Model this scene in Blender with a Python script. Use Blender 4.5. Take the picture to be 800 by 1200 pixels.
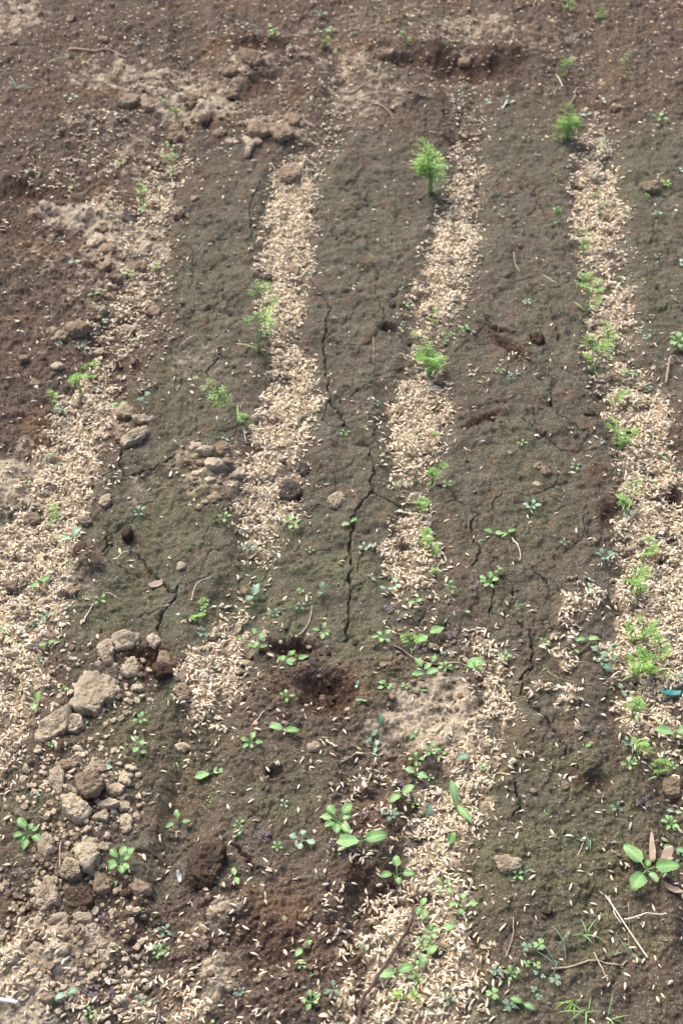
import bpy, math, random
import numpy as np
from mathutils import Vector, Matrix, noise as mnoise
for o in list(bpy.data.objects): bpy.data.objects.remove(o)
random.seed(7); rng = np.random.default_rng(7)
SC = bpy.context.scene; COL = SC.collection
R = math.radians
# ------------------------------------------------------------------ camera
CAM_H = 1.2; PITCH = R(42.1); VFOV = R(40.0)
F = 600 / math.tan(VFOV/2)
cd = bpy.data.cameras.new('camera'); cam = bpy.data.objects.new('camera', cd); COL.objects.link(cam)
cam.location = (0, 0, CAM_H); cam.rotation_euler = (math.pi/2 - PITCH, 0, 0)
cd.sensor_fit = 'VERTICAL'; cd.sensor_height = 36; cd.sensor_width = 24; cd.lens = 18/math.tan(VFOV/2)
cd.clip_start = .05; cd.clip_end = 1000
cd.dof.use_dof = True; cd.dof.focus_distance = 1.5; cd.dof.aperture_fstop = 12.0
SC.camera = cam
# ------------------------------------------------------------------ light: bright overcast
SUN_EL, SUN_AZ = R(50), R(-35)         # azimuth from +Y (away from the viewer), negative = to the left
w = bpy.data.worlds.new('World'); SC.world = w; w.use_nodes = True
nt = w.node_tree; bg = nt.nodes['Background']; sky = nt.nodes.new('ShaderNodeTexSky')
sky.sky_type = 'NISHITA'; sky.sun_disc = False; sky.sun_elevation = SUN_EL; sky.sun_rotation = SUN_AZ
sky.air_density = .7; sky.dust_density = 5.0; sky.ozone_density = .4
nt.links.new(sky.outputs[0], bg.inputs[0]); bg.inputs[1].default_value = .12
ld = bpy.data.lights.new('sun', 'SUN'); ld.energy = 1.25; ld.angle = R(30); ld.color = (1, .98, .91)
sun = bpy.data.objects.new('sun', ld); COL.objects.link(sun)
sdir = Vector((math.sin(SUN_AZ)*math.cos(SUN_EL), math.cos(SUN_AZ)*math.cos(SUN_EL), math.sin(SUN_EL)))
sun.rotation_euler = sdir.to_track_quat('Z', 'Y').to_euler()
SC.view_settings.view_transform = 'Standard'; SC.view_settings.look = 'None'
SC.view_settings.gamma = 1; SC.view_settings.use_curve_mapping = False
SC.view_settings.exposure = 1.25
# ------------------------------------------------------------------ survey grid <-> ground
cp, sp = math.cos(PITCH), math.sin(PITCH)
def G(px, py):                         # survey coordinates of the plot (800 x 1200 units) to ground metres
    a = px-400.; b = 600.-py
    dz = -sp*F + b*cp; t = -CAM_H/dz
    return a*t, (cp*F + b*sp)*t
def inv(x, y):
    x = np.asarray(x, float); y = np.asarray(y, float)
    d = y*cp + CAM_H*sp; ok = d > .25; dd = np.where(ok, d, 1)
    return np.where(ok, 400+F*x/dd, -9000.), np.where(ok, 600-F*(y*sp-CAM_H*cp)/dd, -9000.)
def mpp(py):                           # metres per survey unit
    b = 600.-py; return CAM_H/(sp*F - b*cp)
# ------------------------------------------------------------------ noise
def _h(ix, iy, s):
    h = (ix.astype(np.uint32)*np.uint32(374761393) + iy.astype(np.uint32)*np.uint32(668265263) + np.uint32((s*974634777+12345) & 0xffffffff))
    h = (h ^ (h >> np.uint32(13)))*np.uint32(1274126177); h = (h ^ (h >> np.uint32(15)))*np.uint32(2246822519)
    return h ^ (h >> np.uint32(16))
_ang = np.linspace(0, 2*np.pi, 257)[:256]; _gx = np.cos(_ang).astype(np.float32); _gy = np.sin(_ang).astype(np.float32)
def pn(x, y, s=0):
    xf = np.floor(x); yf = np.floor(y); ix = xf.astype(np.int64); iy = yf.astype(np.int64)
    fx = (x-xf).astype(np.float32); fy = (y-yf).astype(np.float32)
    u = fx*fx*fx*(fx*(fx*6-15)+10); v = fy*fy*fy*(fy*(fy*6-15)+10)
    def g(i, j):
        k = (_h(ix+i, iy+j, s) & np.uint32(255)).astype(np.int64)
        return _gx[k]*(fx-i) + _gy[k]*(fy-j)
    a = g(0,0); b = g(1,0); c = g(0,1); d = g(1,1)
    return 1.4*((a+(b-a)*u)*(1-v) + (c+(d-c)*u)*v)
def fbm(x, y, scale, octv=3, s=0, gain=.5):
    r = 0; a = 1; f = 1/scale
    for i in range(octv):
        r = r + a*pn(x*f+17.3*i, y*f-9.1*i, s+i); a *= gain; f *= 2.03
    return r
def worley(x, y, scale, s=0):
    x = x/scale; y = y/scale; xf = np.floor(x); yf = np.floor(y); ix = xf.astype(np.int64); iy = yf.astype(np.int64)
    f1 = np.full(x.shape, 9., np.float32); f2 = f1.copy(); idd = np.zeros(x.shape, np.float32)
    for i in (-1,0,1):
        for j in (-1,0,1):
            h = _h(ix+i, iy+j, s); cx = (h & np.uint32(1023)).astype(np.float32)/1023; cy = ((h >> np.uint32(10)) & np.uint32(1023)).astype(np.float32)/1023
            idv = ((h >> np.uint32(20)) & np.uint32(1023)).astype(np.float32)/1023
            d = np.hypot(i+cx-(x-xf), j+cy-(y-yf)).astype(np.float32)
            n = d < f1
            f2 = np.where(n, f1, np.minimum(f2, d)); idd = np.where(n, idv, idd); f1 = np.where(n, d, f1)
    return f1, f2, idd
def sst(a, b, x):
    t = np.clip((x-a)/(b-a), 0, 1); return t*t*(3-2*t)
# ------------------------------------------------------------------ what lies where (survey units)
STRIPS = [
 [(225,-260,30,0),(222,90,20,.05),(205,150,22,.25),(200,185,26,.55),(186,230,26,.65),(172,285,30,.35),(162,335,36,.6),(150,372,34,.5),(122,425,30,.3),(108,480,42,.9),(84,530,42,.95),(66,580,44,.95),(46,640,56,1),(26,700,62,.95),(14,760,58,.9),(2,820,55,.8),(-15,890,40,.5),(-60,1000,50,.6),(-120,1300,60,.9)],
 [(400,-260,30,0),(402,90,22,.25),(393,150,26,.4),(365,185,26,.45),(342,215,30,1),(336,260,35,1),(333,310,38,1),(328,360,27,.95),(338,395,25,.5),(338,412,27,.75),(340,460,38,1),(330,510,36,.95),(322,555,45,.6),(315,590,47,.85),(303,625,32,.7),(300,650,22,.3),(292,690,30,.2),(270,730,38,.4),(255,775,46,1),(246,820,38,.8),(240,850,34,.3),(225,920,30,.05),(200,1050,30,.05),(190,1180,50,.6),(170,1320,60,.8)],
 [(560,-260,30,0),(540,80,26,.25),(548,150,27,.4),(548,200,26,.4),(543,240,28,.75),(530,290,38,1),(515,350,38,.8),(502,380,34,.55),(500,405,30,.3),(496,432,28,.5),(490,480,44,1),(487,510,42,.95),(480,550,35,.6),(488,577,20,.35),(490,610,30,.75),(485,650,42,.85),(490,700,42,.38),(505,740,46,.25)],
 [(552,745,30,.25),(578,785,26,.7),(585,830,24,.85),(565,870,34,.7),(545,920,42,.9),(512,985,52,.95),(488,1022,36,.7),(494,1070,76,.85),(488,1130,94,.95),(472,1190,104,1),(450,1350,110,1)],
 [(650,-260,30,0),(690,110,24,.2),(697,150,27,.5),(700,185,30,.7),(700,250,38,.9),(704,300,36,.6),(705,322,34,.35),(716,350,35,.85),(716,385,34,.8),(714,412,34,.4),(724,440,36,.45),(745,490,42,.9),(765,550,42,.8),(772,600,52,.9),(774,660,66,1),(768,720,64,.95),(765,780,62,.95),(760,830,54,.85),(772,868,42,.45),(800,930,30,.1),(850,1200,40,.1)]]
STRIPS = [[(x, y, w_*(.98 if y > 450 else .93), d*(.72 if y < 190 else 1)) for x, y, w_, d in s_] for s_ in STRIPS]
def segd(PX, PY, pts, asp=1.0):
    """distance to a polyline divided by its local half width, and the local density"""
    best = np.full(PX.shape, 1e9, np.float32); dens = np.zeros(PX.shape, np.float32)
    for (x0,y0,w0,d0),(x1,y1,w1,d1) in zip(pts[:-1], pts[1:]):
        dx, dy = x1-x0, y1-y0; t = np.clip(((PX-x0)*dx+(PY-y0)*dy)/(dx*dx+dy*dy), 0, 1)
        d = np.hypot(PX-x0-t*dx, PY-y0-t*dy)/(w0+t*(w1-w0))
        n = d < best; best = np.where(n, d, best); dens = np.where(n, d0+t*(d1-d0), dens)
    return best, dens
def blobs(PX, PY, lst, soft=.5):
    r = np.zeros(PX.shape, np.float32)
    for b in lst:
        x, y, rx, ry, a = b[:5]; ang = R(b[5]) if len(b) > 5 else 0
        c, s = math.cos(ang), math.sin(ang); ux = ((PX-x)*c+(PY-y)*s)/rx; uy = (-(PX-x)*s+(PY-y)*c)/ry
        d = np.hypot(ux, uy); r = np.maximum(r, a*(1-sst(1-soft, 1+soft, d)))
    return r
PATCH = [(682,700,26,16,.85),(668,722,14,20,.6),(662,752,18,14,.75),(640,765,14,8,.5),(665,775,16,10,.7),(652,815,24,12,.85),(655,830,18,12,.6),(622,822,12,10,.4),
 (60,60,60,10,.0),(120,195,45,12,.32),(80,185,60,30,.16),(60,215,50,10,.45),(125,240,20,18,.5),(110,160,40,30,.22),(40,60,60,50,.08),(385,110,40,40,.16),(290,40,60,20,.14),
 (120,50,50,14,.15),(400,120,40,60,.18),(520,50,80,20,.16),(60,390,30,20,.15),(610,425,14,8,.7,30),(590,445,50,20,.14),(170,455,22,10,.35),(100,560,40,25,.3),(20,560,26,14,.3),
 (20,1110,60,30,.75),(15,1160,70,45,.6),(100,1105,12,10,.6),(170,1150,40,25,.35),(190,1190,70,22,.8),(120,1185,40,20,.3),(390,1100,50,70,.2),(340,1130,50,40,.16),(300,1190,60,20,.25),
 (440,940,50,45,.3),(420,1000,50,25,.3),(430,1050,40,25,.25),(400,870,60,40,.1),(330,840,60,30,.08),(600,905,90,20,.14),(300,700,60,40,.18),(620,970,70,50,.05),(620,895,14,6,.5),(600,900,30,10,.3)]
PATCH = [(p[0], p[1], p[2], p[3], p[4]*(1.7 if p[4] < .4 else 1.1))+tuple(p[5:]) for p in PATCH]
DRY = [(235,430,40,50,.34),(165,575,50,30,.30),(215,540,40,20,.36),(420,30,100,20,.3),(30,150,60,40,.2),(95,330,50,50,.3),(400,75,40,30,.4),(235,420,30,30,.3),(15,22,50,22,.5,-15),(130,90,60,22,.45),(190,95,60,20,.5),(110,155,50,25,.35),(230,120,70,35,.55),(300,90,50,30,.45),(330,155,50,18,.5),(170,185,40,40,.4),(90,258,75,18,.75),(150,290,55,26,.7),(60,300,60,18,.35),
 (130,340,50,35,.4),(100,395,50,20,.4),(25,560,50,30,.75),(60,550,60,40,.5),(30,640,60,60,.55),(0,700,40,90,.5),(60,680,55,40,.5),(10,800,50,60,.6),(510,840,62,42,.85),(450,870,40,30,.4),(70,950,60,30,.25),
 (60,1130,60,60,.7),(95,1110,45,35,.7),(30,1180,60,60,.7),(258,1135,26,40,.6,12),(265,1070,40,14,.55,-35),(245,1170,30,30,.5),(560,60,120,30,.3),(430,110,60,40,.4),(640,40,60,20,.3),(560,30,60,16,.45),(250,555,45,35,.5),(315,560,45,25,.5),
 (740,70,60,20,.2),(390,1110,24,40,.3),(480,745,60,18,.2),(540,1120,20,50,.3),(600,1180,20,10,.2),(770,700,60,150,.25),(760,520,40,60,.3),(340,60,100,20,.3),(500,20,100,20,.3)]
BROWN = [(40,330,150,230,1),(60,120,220,150,.9),(250,60,220,80,.9),(560,20,330,60,.9),(720,70,160,90,.75),(330,120,90,70,.7),(500,100,100,70,.6),(40,440,120,90,1),(10,900,60,80,.6),(160,1110,150,80,.85),(300,1130,160,100,.95),
 (400,820,110,60,.75),(270,870,140,50,.6),(430,1060,60,55,.9),(430,930,70,80,.7),(100,900,70,140,.5),(760,1130,90,80,.6),(690,930,120,40,.45),(790,950,60,80,.6),(380,1000,60,60,.4),(160,770,50,30,.7),(790,560,20,120,.4),(230,560,60,30,.5),(60,860,60,30,.8),(160,450,40,40,.4),(100,660,20,18,.6),(700,840,20,70,.3),(700,600,18,70,.4),(180,900,160,60,.45),(320,950,120,80,.5),(620,900,130,50,.45),(600,1080,120,120,.5),(740,1080,90,120,.6),(640,740,40,120,.3),(560,640,50,90,.25),(30,950,60,60,.5)]
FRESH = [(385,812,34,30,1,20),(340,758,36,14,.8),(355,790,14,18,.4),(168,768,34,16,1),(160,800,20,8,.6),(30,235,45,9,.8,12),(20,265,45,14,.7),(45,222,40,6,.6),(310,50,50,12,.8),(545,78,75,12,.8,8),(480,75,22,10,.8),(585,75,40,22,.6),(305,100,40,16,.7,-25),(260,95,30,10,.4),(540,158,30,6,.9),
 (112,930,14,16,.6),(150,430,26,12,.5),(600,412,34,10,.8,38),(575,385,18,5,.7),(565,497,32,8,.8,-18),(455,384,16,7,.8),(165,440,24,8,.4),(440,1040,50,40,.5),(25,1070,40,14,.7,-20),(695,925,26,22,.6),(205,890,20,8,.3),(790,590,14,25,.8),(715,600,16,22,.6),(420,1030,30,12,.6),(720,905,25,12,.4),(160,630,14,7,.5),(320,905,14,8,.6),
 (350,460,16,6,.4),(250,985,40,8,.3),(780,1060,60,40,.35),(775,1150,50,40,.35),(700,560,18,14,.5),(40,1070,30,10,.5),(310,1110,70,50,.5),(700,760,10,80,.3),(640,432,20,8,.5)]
MOSS = [(210,470,55,70,.5),(230,330,60,60,.4),(200,640,90,110,.7),(120,700,50,70,.6),(330,680,70,70,.75),(420,690,50,80,.6),(390,640,60,60,.55),(180,860,90,60,.7),(300,920,140,60,.6),(130,900,40,60,.4),(420,780,40,60,.7),(600,580,70,90,.5),(450,560,50,60,.4),(610,680,50,70,.35),(620,830,60,50,.4),
 (660,960,130,80,.9),(640,1010,110,60,1),(700,1080,90,80,.8),(560,1030,60,60,.8),(600,1160,90,50,.7),(750,200,60,60,.5),(770,360,40,60,.45),(640,370,40,60,.35),(620,150,60,60,.3),(430,300,50,80,.35),(390,230,40,40,.3),(560,1000,50,80,.7),(760,300,60,80,.4),(480,25,60,12,.8),(180,920,80,30,.5),(40,940,50,40,.5)]
CR = [(1.6,[(308,212),(300,228),(294,245),(296,262),(290,285)]),(1.8,[(258,335),(262,348),(268,352),(264,362),(248,360),(236,352)]),(2.2,[(262,402),(255,415),(243,437),(247,452),(262,466)]),
 (1.3,[(200,463),(215,452),(228,437),(250,428)]),(1.2,[(214,452),(210,438)]),(2.2,[(134,508),(143,522),(142,545),(148,558),(165,556),(185,545),(203,537),(228,520)]),(1.8,[(142,545),(128,556),(108,562)]),
 (2.4,[(163,650),(178,668),(190,678),(202,692),(210,684)]),(2.4,[(202,695),(187,715),(185,727),(181,744)]),(1.4,[(132,659),(150,664),(151,676),(163,672)]),(1.8,[(122,616),(127,630),(125,648)]),(1.2,[(210,684),(232,676),(250,668)]),
 (2.4,[(366,330),(378,350),(386,364),(384,376),(379,395),(380,420),(383,450),(386,474),(380,494)]),(2.2,[(386,474),(398,486),(404,506)]),(1.4,[(376,232),(372,250),(386,262),(392,285)]),
 (2.0,[(400,475),(415,462),(426,458),(440,448),(462,442),(470,430)]),(2.6,[(428,522),(434,535),(437,556),(437,578),(425,590),(415,602),(412,625),(411,648),(412,680),(407,705),(409,725),(404,748)]),(2.2,[(437,580),(452,588),(466,592),(478,585)]),
 (1.2,[(400,309),(420,312),(446,320)]),(1.4,[(400,278),(430,279),(466,277)]),(1.5,[(444,318),(440,345),(450,365),(448,380)]),(1.2,[(440,448),(436,420)]),(1.5,[(432,520),(440,505),(434,490)]),
 (4.5,[(567,372),(575,383),(588,390),(606,392)]),(5.5,[(590,404),(603,413),(612,425),(627,436)]),(2.2,[(645,470),(646,480),(658,490),(675,499),(690,510)]),(2.5,[(610,494),(625,505),(640,514),(650,525),(666,530),(700,527)]),(1.2,[(640,440),(648,455),(645,470)]),
 (2.0,[(500,574),(514,570),(525,575),(535,585),(550,597),(562,604)]),(1.8,[(592,573),(578,590),(571,602)]),(2.2,[(562,602),(554,612),(552,626),(563,640),(560,654),(553,665)]),(1.6,[(577,655),(580,690),(578,705),(570,725)]),(1.4,[(563,640),(577,655)]),
 (2.2,[(604,662),(618,664),(632,676),(646,690)]),(3.2,[(608,730),(617,742),(624,765),(626,785),(612,795),(610,812)]),(2.2,[(610,812),(622,835),(640,850),(655,872),(662,892)]),(1.6,[(636,742),(655,735),(670,720)]),(1.5,[(688,600),(686,625),(676,634),(662,634)]),
 (2.8,[(606,925),(607,945),(600,962)]),(3.0,[(274,988),(283,1000),(288,1012),(300,1020),(318,1023)]),(1.2,[(600,495),(585,500),(570,498)]),(1.4,[(600,480),(618,486),(638,480)]),(1.2,[(320,1098),(350,1099)]),
 (1.4,[(640,350),(660,420)]),(1.4,[(604,200),(630,225),(640,260)]),(1.5,[(650,312),(654,330),(640,340)]),(1.6,[(235,870),(255,880)]),(1.2,[(225,290),(228,318),(222,340)]),(1.2,[(630,385),(650,430),(672,432)]),(1.6,[(395,900),(410,930)]),(1.3,[(15,955),(30,970)]),
 (1.2,[(760,300),(758,330),(770,345)]),(1.3,[(590,730),(600,700),(596,680)]),(1.1,[(420,180),(432,215),(425,245)]),(1.4,[(455,230),(470,255),(478,270)]),(1.0,[(660,590),(640,580),(622,590)])]
FLOWS = [(210,185),(335,330),(520,300)]
def masks(x, y):
    PX, PY = inv(x, y)
    n1 = fbm(x, y, .07, 3, 11); n2 = fbm(x, y, .025, 2, 21); n3 = fbm(x+7, y, .07, 2, 31)
    sc = 1/np.where(PY > -800, mpp(np.maximum(PY, -800)), 1)          # units per metre
    WX = PX + sc*(0.012*n1 + .009*n2); WY = PY + .7*sc*(0.012*n3 + .009*n2)
    husk = np.zeros(PX.shape, np.float32); fur = husk.copy()
    for s in STRIPS:
        b, d = segd(WX, WY, s); b2, d2 = segd(PX, PY, s)
        husk = np.maximum(husk, d*(1-sst(.34, 1.25, b)) + .22*(1-sst(.9, 2.0, b))*sst(.02, .4, d))
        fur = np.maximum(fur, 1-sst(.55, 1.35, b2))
    husk = np.maximum(husk, blobs(WX, WY, PATCH))
    inside = ((PX > -300) & (PX < 1100) & (PY > -250) & (PY < 1500)).astype(np.float32)
    dry = blobs(WX, WY, DRY)*(.95+.5*n2); brown = np.clip(blobs(WX, WY, BROWN, .35)*(1.05+.25*n1), 0, 1)
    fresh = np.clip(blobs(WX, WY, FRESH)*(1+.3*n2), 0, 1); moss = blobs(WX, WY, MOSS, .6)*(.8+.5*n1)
    out = np.where(inside > 0, 0, .8); brown = np.maximum(brown, out)
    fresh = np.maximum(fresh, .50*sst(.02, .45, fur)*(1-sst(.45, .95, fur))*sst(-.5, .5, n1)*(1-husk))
    return dict(PX=PX, PY=PY, husk=np.clip(husk*(1+.45*n2)*(1-.5*sst(.15, .6, fbm(x, y, .03, 2, 61))), 0, 1), fur=fur, dry=np.clip(dry, 0, 1), brown=brown, fresh=fresh, moss=np.clip(moss*(1-.25*brown), 0, 1), n1=n1, n2=n2)
def heights(x, y, M=None):
    if M is None: M = masks(x, y)
    PX, PY = M['PX'], M['PY']
    loose = np.clip(np.maximum(np.maximum(M['brown'], M['dry']), .8*M['fresh']), 0, 1)
    h = .010*fbm(x, y, .45, 2, 1) + .0045*fbm(x, y, .11, 3, 2)*(1+.3*loose)
    h = h - .011*M['fur'] + .006*M['husk']*(1+.5*M['n2'])
    h = h + (.0013 + .0019*loose)*fbm(x, y, .022, 3, 3, .6)
    rd = np.abs(fbm(x, y, .05, 3, 5)); h = h - .0022*(1-loose)*(1-sst(0, .16, rd))*sst(-.1, .4, M['n1'])
    # pocked crust: shallow pits between small lumps
    f1, f2, idd = worley(x+.003*M['n2'], y, .013, 8)
    lump = np.sqrt(np.clip((.25+.5*idd)**2-f1*f1, 0, 1))
    h = h + lump*(.0022*(1-loose)*(idd > .5) + .0042*loose*(1-.6*M['dry'])*(1-.7*M['fresh'])*(idd > .35))
    f1, f2, idd = worley(x, y+.002*M['n1'], .0062, 9)
    lump = np.sqrt(np.clip((.3+.4*idd)**2-f1*f1, 0, 1)); h = h + lump*(.0004+.0030*loose)*(idd > .3)
    f1, f2, idd = worley(x, y, .032, 10)
    h = h + np.sqrt(np.clip((.2+.4*idd)**2-f1*f1, 0, 1))*.009*loose*(idd > .7)*(1-M['husk'])*(1-M['fresh'])*(1-.7*M['dry'])
    h = h + .0005*fbm(x, y, .0045, 2, 6)*(1+1.5*loose)
    # crust plates with hairline gaps, pock marks
    wx_, wy_ = x+.012*fbm(x, y, .04, 2, 91), y+.012*fbm(x, y, .04, 2, 92)
    f1, f2, idd = worley(wx_, wy_, .085, 14); crust = (1-loose)*(1-M['husk'])
    h = h + crust*(.0024*(idd-.5)*sst(.0, .12, f2-f1) - .0026*(1-sst(.012, .045, f2-f1))*sst(-.4, .15, M['n1']+.5*(idd-.5)))
    f1, f2, idd = worley(x+.002*M['n2'], y, .022, 15); h = h - crust*.0028*(idd > .7)*(1-sst(.10, .30, f1))
    rr_ = fbm(x, y, .035, 4, 16, .6); h = h + .0026*crust*rr_ + .0016*crust*np.clip(rr_, 0, 1)**2
    # hollows
    for (px, py, rx, ry, dep, a) in [(385,812,34,26,.020,20),(342,757,34,10,.014,0),(168,770,30,14,.016,0),(545,84,80,14,.013,6),(475,74,20,9,.010,0),(590,80,34,13,.010,-10),(310,52,46,12,.012,0),
        (30,232,46,11,.009,12),(10,262,40,16,.009,0),(600,412,28,7,.007,38),(575,386,18,4,.006,20),(565,497,26,6,.006,-18),(455,384,14,5,.012,10),(540,158,28,6,.005,0),(306,100,40,14,.009,-25),(320,905,12,7,.01,0),
        (700,920,18,14,.010,0),(715,605,16,16,.010,0),(155,432,24,10,.008,0),(440,1055,45,32,.012,0),(790,590,16,24,.012,0),(790,200,40,60,.004,0),(290,1120,60,40,.008,0),(510,840,50,34,.006,0)]:
        c, s = math.cos(R(a)), math.sin(R(a)); ux = ((PX-px)*c+(PY-py)*s)/rx; uy = (-(PX-px)*s+(PY-py)*c)/ry
        d = np.hypot(ux, uy)*(1+.18*M['n2'])
        h = h - dep*(1-sst(.35, 1.05, d)) + .18*dep*np.exp(-((d-1.35)/.3)**2)
    for (px, py, rx, ry, up, a) in [(560,62,110,10,.014,4),(90,256,80,12,.018,0),(230,128,70,18,.016,20),(335,160,40,12,.014,0),(100,150,50,20,.012,-10),(150,290,40,20,.014,0),(60,1125,50,40,.010,0),(258,1130,24,40,.006,10),(480,120,60,16,.012,0),
        (290,75,40,12,.014,0),(30,215,50,8,.010,10),(270,1068,40,10,.007,-30),(245,548,34,22,.008,0),(95,930,50,24,.008,0),(100,660,20,14,.012,0)]:
        c, s = math.cos(R(a)), math.sin(R(a)); ux = ((PX-px)*c+(PY-py)*s)/rx; uy = (-(PX-px)*s+(PY-py)*c)/ry
        h = h + up*np.exp(-(ux*ux+uy*uy)*1.2)*(1+.5*M['n2'])
    # cracks
    sc = mpp(np.maximum(PY, -400))
    wx = PX + (.0035*fbm(x, y, .012, 2, 41) + .004*fbm(x, y, .04, 2, 43))/sc; wy = PY + .8*(.0035*fbm(x+5, y, .012, 2, 42))/sc
    for wmm, pts in CR:
        pts = [(a, b) for a, b in pts]
        xs = [p[0] for p in pts]; ys = [p[1] for p in pts]
        m = np.nonzero((PX > min(xs)-14) & (PX < max(xs)+14) & (PY > min(ys)-14) & (PY < max(ys)+14))
        if len(m[0]) == 0: continue
        ax, ay = wx[m], wy[m]; best = np.full(ax.shape, 1e9)
        L = len(pts)-1
        for i in range(L):
            gx0, gy0 = G(*pts[i]); gx1, gy1 = G(*pts[i+1]); qx, qy = G(ax, ay) if i == 0 else (qx, qy)
            dx, dy = gx1-gx0, gy1-gy0; t = np.clip(((qx-gx0)*dx+(qy-gy0)*dy)/(dx*dx+dy*dy), 0, 1)
            d = np.hypot(qx-gx0-t*dx, qy-gy0-t*dy)*1000
            u = (i+t)/L; ww = .72*wmm*(.45+.55*np.sin(np.pi*np.clip(.12+.76*u, 0, 1)))
            best = np.minimum(best, d/ww)
        h[m] += -.0028*math.sqrt(wmm)*1.6*(1-sst(.15, 1.0, best)) + .0007*np.exp(-((best-2)/1.0)**2)
    return h
# ------------------------------------------------------------------ helpers
def mesh_obj(name, V, Fc, mat=None, parent=None, smooth=True, link=True):
    me = bpy.data.meshes.new(name); V = np.asarray(V, np.float32).reshape(-1, 3)
    me.vertices.add(len(V)); me.vertices.foreach_set('co', V.ravel())
    if isinstance(Fc, np.ndarray):
        k = Fc.shape[1]; n = len(Fc); me.loops.add(n*k); me.loops.foreach_set('vertex_index', Fc.ravel().astype(np.int32))
        me.polygons.add(n); me.polygons.foreach_set('loop_start', np.arange(0, n*k, k, dtype=np.int32))
    else:
        tot = [len(f) for f in Fc]; flat = [i for f in Fc for i in f]
        me.loops.add(len(flat)); me.loops.foreach_set('vertex_index', np.array(flat, np.int32))
        me.polygons.add(len(tot)); me.polygons.foreach_set('loop_start', np.concatenate([[0], np.cumsum(tot)[:-1]]).astype(np.int32))
    me.update(calc_edges=True)
    if smooth: me.polygons.foreach_set('use_smooth', np.ones(len(me.polygons), bool))
    if mat: me.materials.append(mat)
    if not link: return me
    o = bpy.data.objects.new(name, me); COL.objects.link(o)
    if parent: o.parent = parent
    return o
def tag(o, label=None, cat=None, group=None, kind=None):
    if label: o['label'] = label
    if cat: o['category'] = cat
    if group: o['group'] = group
    if kind: o['kind'] = kind
    return o
def empty(name, loc, rz=0):
    o = bpy.data.objects.new(name, None); o.empty_display_size = .01; COL.objects.link(o); o.location = loc; o.rotation_euler = (0, 0, rz); return o
def at(px, py):
    x, y = G(px, py); q = masks(np.array([x]), np.array([y]))['husk'][0]; return x, y, float(HG(x, y))+.0042*float(q)
# materials
def newmat(name, rough=.9, spec=.2):
    m = bpy.data.materials.new(name); m.use_nodes = True; n = m.node_tree.nodes; b = n['Principled BSDF']
    b.inputs['Roughness'].default_value = rough; b.inputs['Specular IOR Level'].default_value = spec
    return m, m.node_tree, b
class NT:
    def __init__(s, nt): s.nt = nt
    def n(s, t, **k):
        a = s.nt.nodes.new(t)
        for q, v in k.items(): setattr(a, q, v)
        return a
    def l(s, a, b): s.nt.links.new(a, b)
    def noise(s, vec, scale, det=4, rough=.6):
        a = s.n('ShaderNodeTexNoise'); a.inputs['Scale'].default_value = scale; a.inputs['Detail'].default_value = det; a.inputs['Roughness'].default_value = rough
        s.l(vec, a.inputs['Vector']); return a.outputs['Fac']
    def mr(s, v, a, b, c=0., d=1.):
        m = s.n('ShaderNodeMapRange'); s.l(v, m.inputs[0])
        for i, q in enumerate((a, b, c, d)): m.inputs[i+1].default_value = q
        return m.outputs[0]
    def math(s, op, a, b=None, clamp=False):
        m = s.n('ShaderNodeMath', operation=op); m.use_clamp = clamp
        for i, q in enumerate((a, b)):
            if q is None: continue
            if isinstance(q, (int, float)): m.inputs[i].default_value = q
            else: s.l(q, m.inputs[i])
        return m.outputs[0]
    def mix(s, f, a, b, mode='MIX'):
        m = s.n('ShaderNodeMix', data_type='RGBA', blend_type=mode)
        if isinstance(f, (int, float)): m.inputs[0].default_value = f
        else: s.l(f, m.inputs[0])
        for i, q in ((6, a), (7, b)):
            if isinstance(q, tuple): m.inputs[i].default_value = (*q, 1)
            else: s.l(q, m.inputs[i])
        return m.outputs[2]
    def bump(s, v, bsdf, st=.5, dist=.001, prev=None):
        b = s.n('ShaderNodeBump'); b.inputs['Strength'].default_value = st; b.inputs['Distance'].default_value = dist; s.l(v, b.inputs['Height'])
        if prev is not None: s.l(prev, b.inputs['Normal'])
        if bsdf is not None: s.l(b.outputs[0], bsdf.inputs['Normal'])
        return b.outputs[0]
C_BED=(.114,.105,.078); C_BED2=(.072,.066,.048); C_BROWN=(.118,.086,.063); C_BROWN2=(.068,.048,.036); C_DRY=(.50,.42,.305); C_DRY2=(.37,.305,.215); C_FRESH=(.060,.034,.023); C_MOSS=(.098,.112,.052); C_HUSK=(.50,.39,.26)
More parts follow.
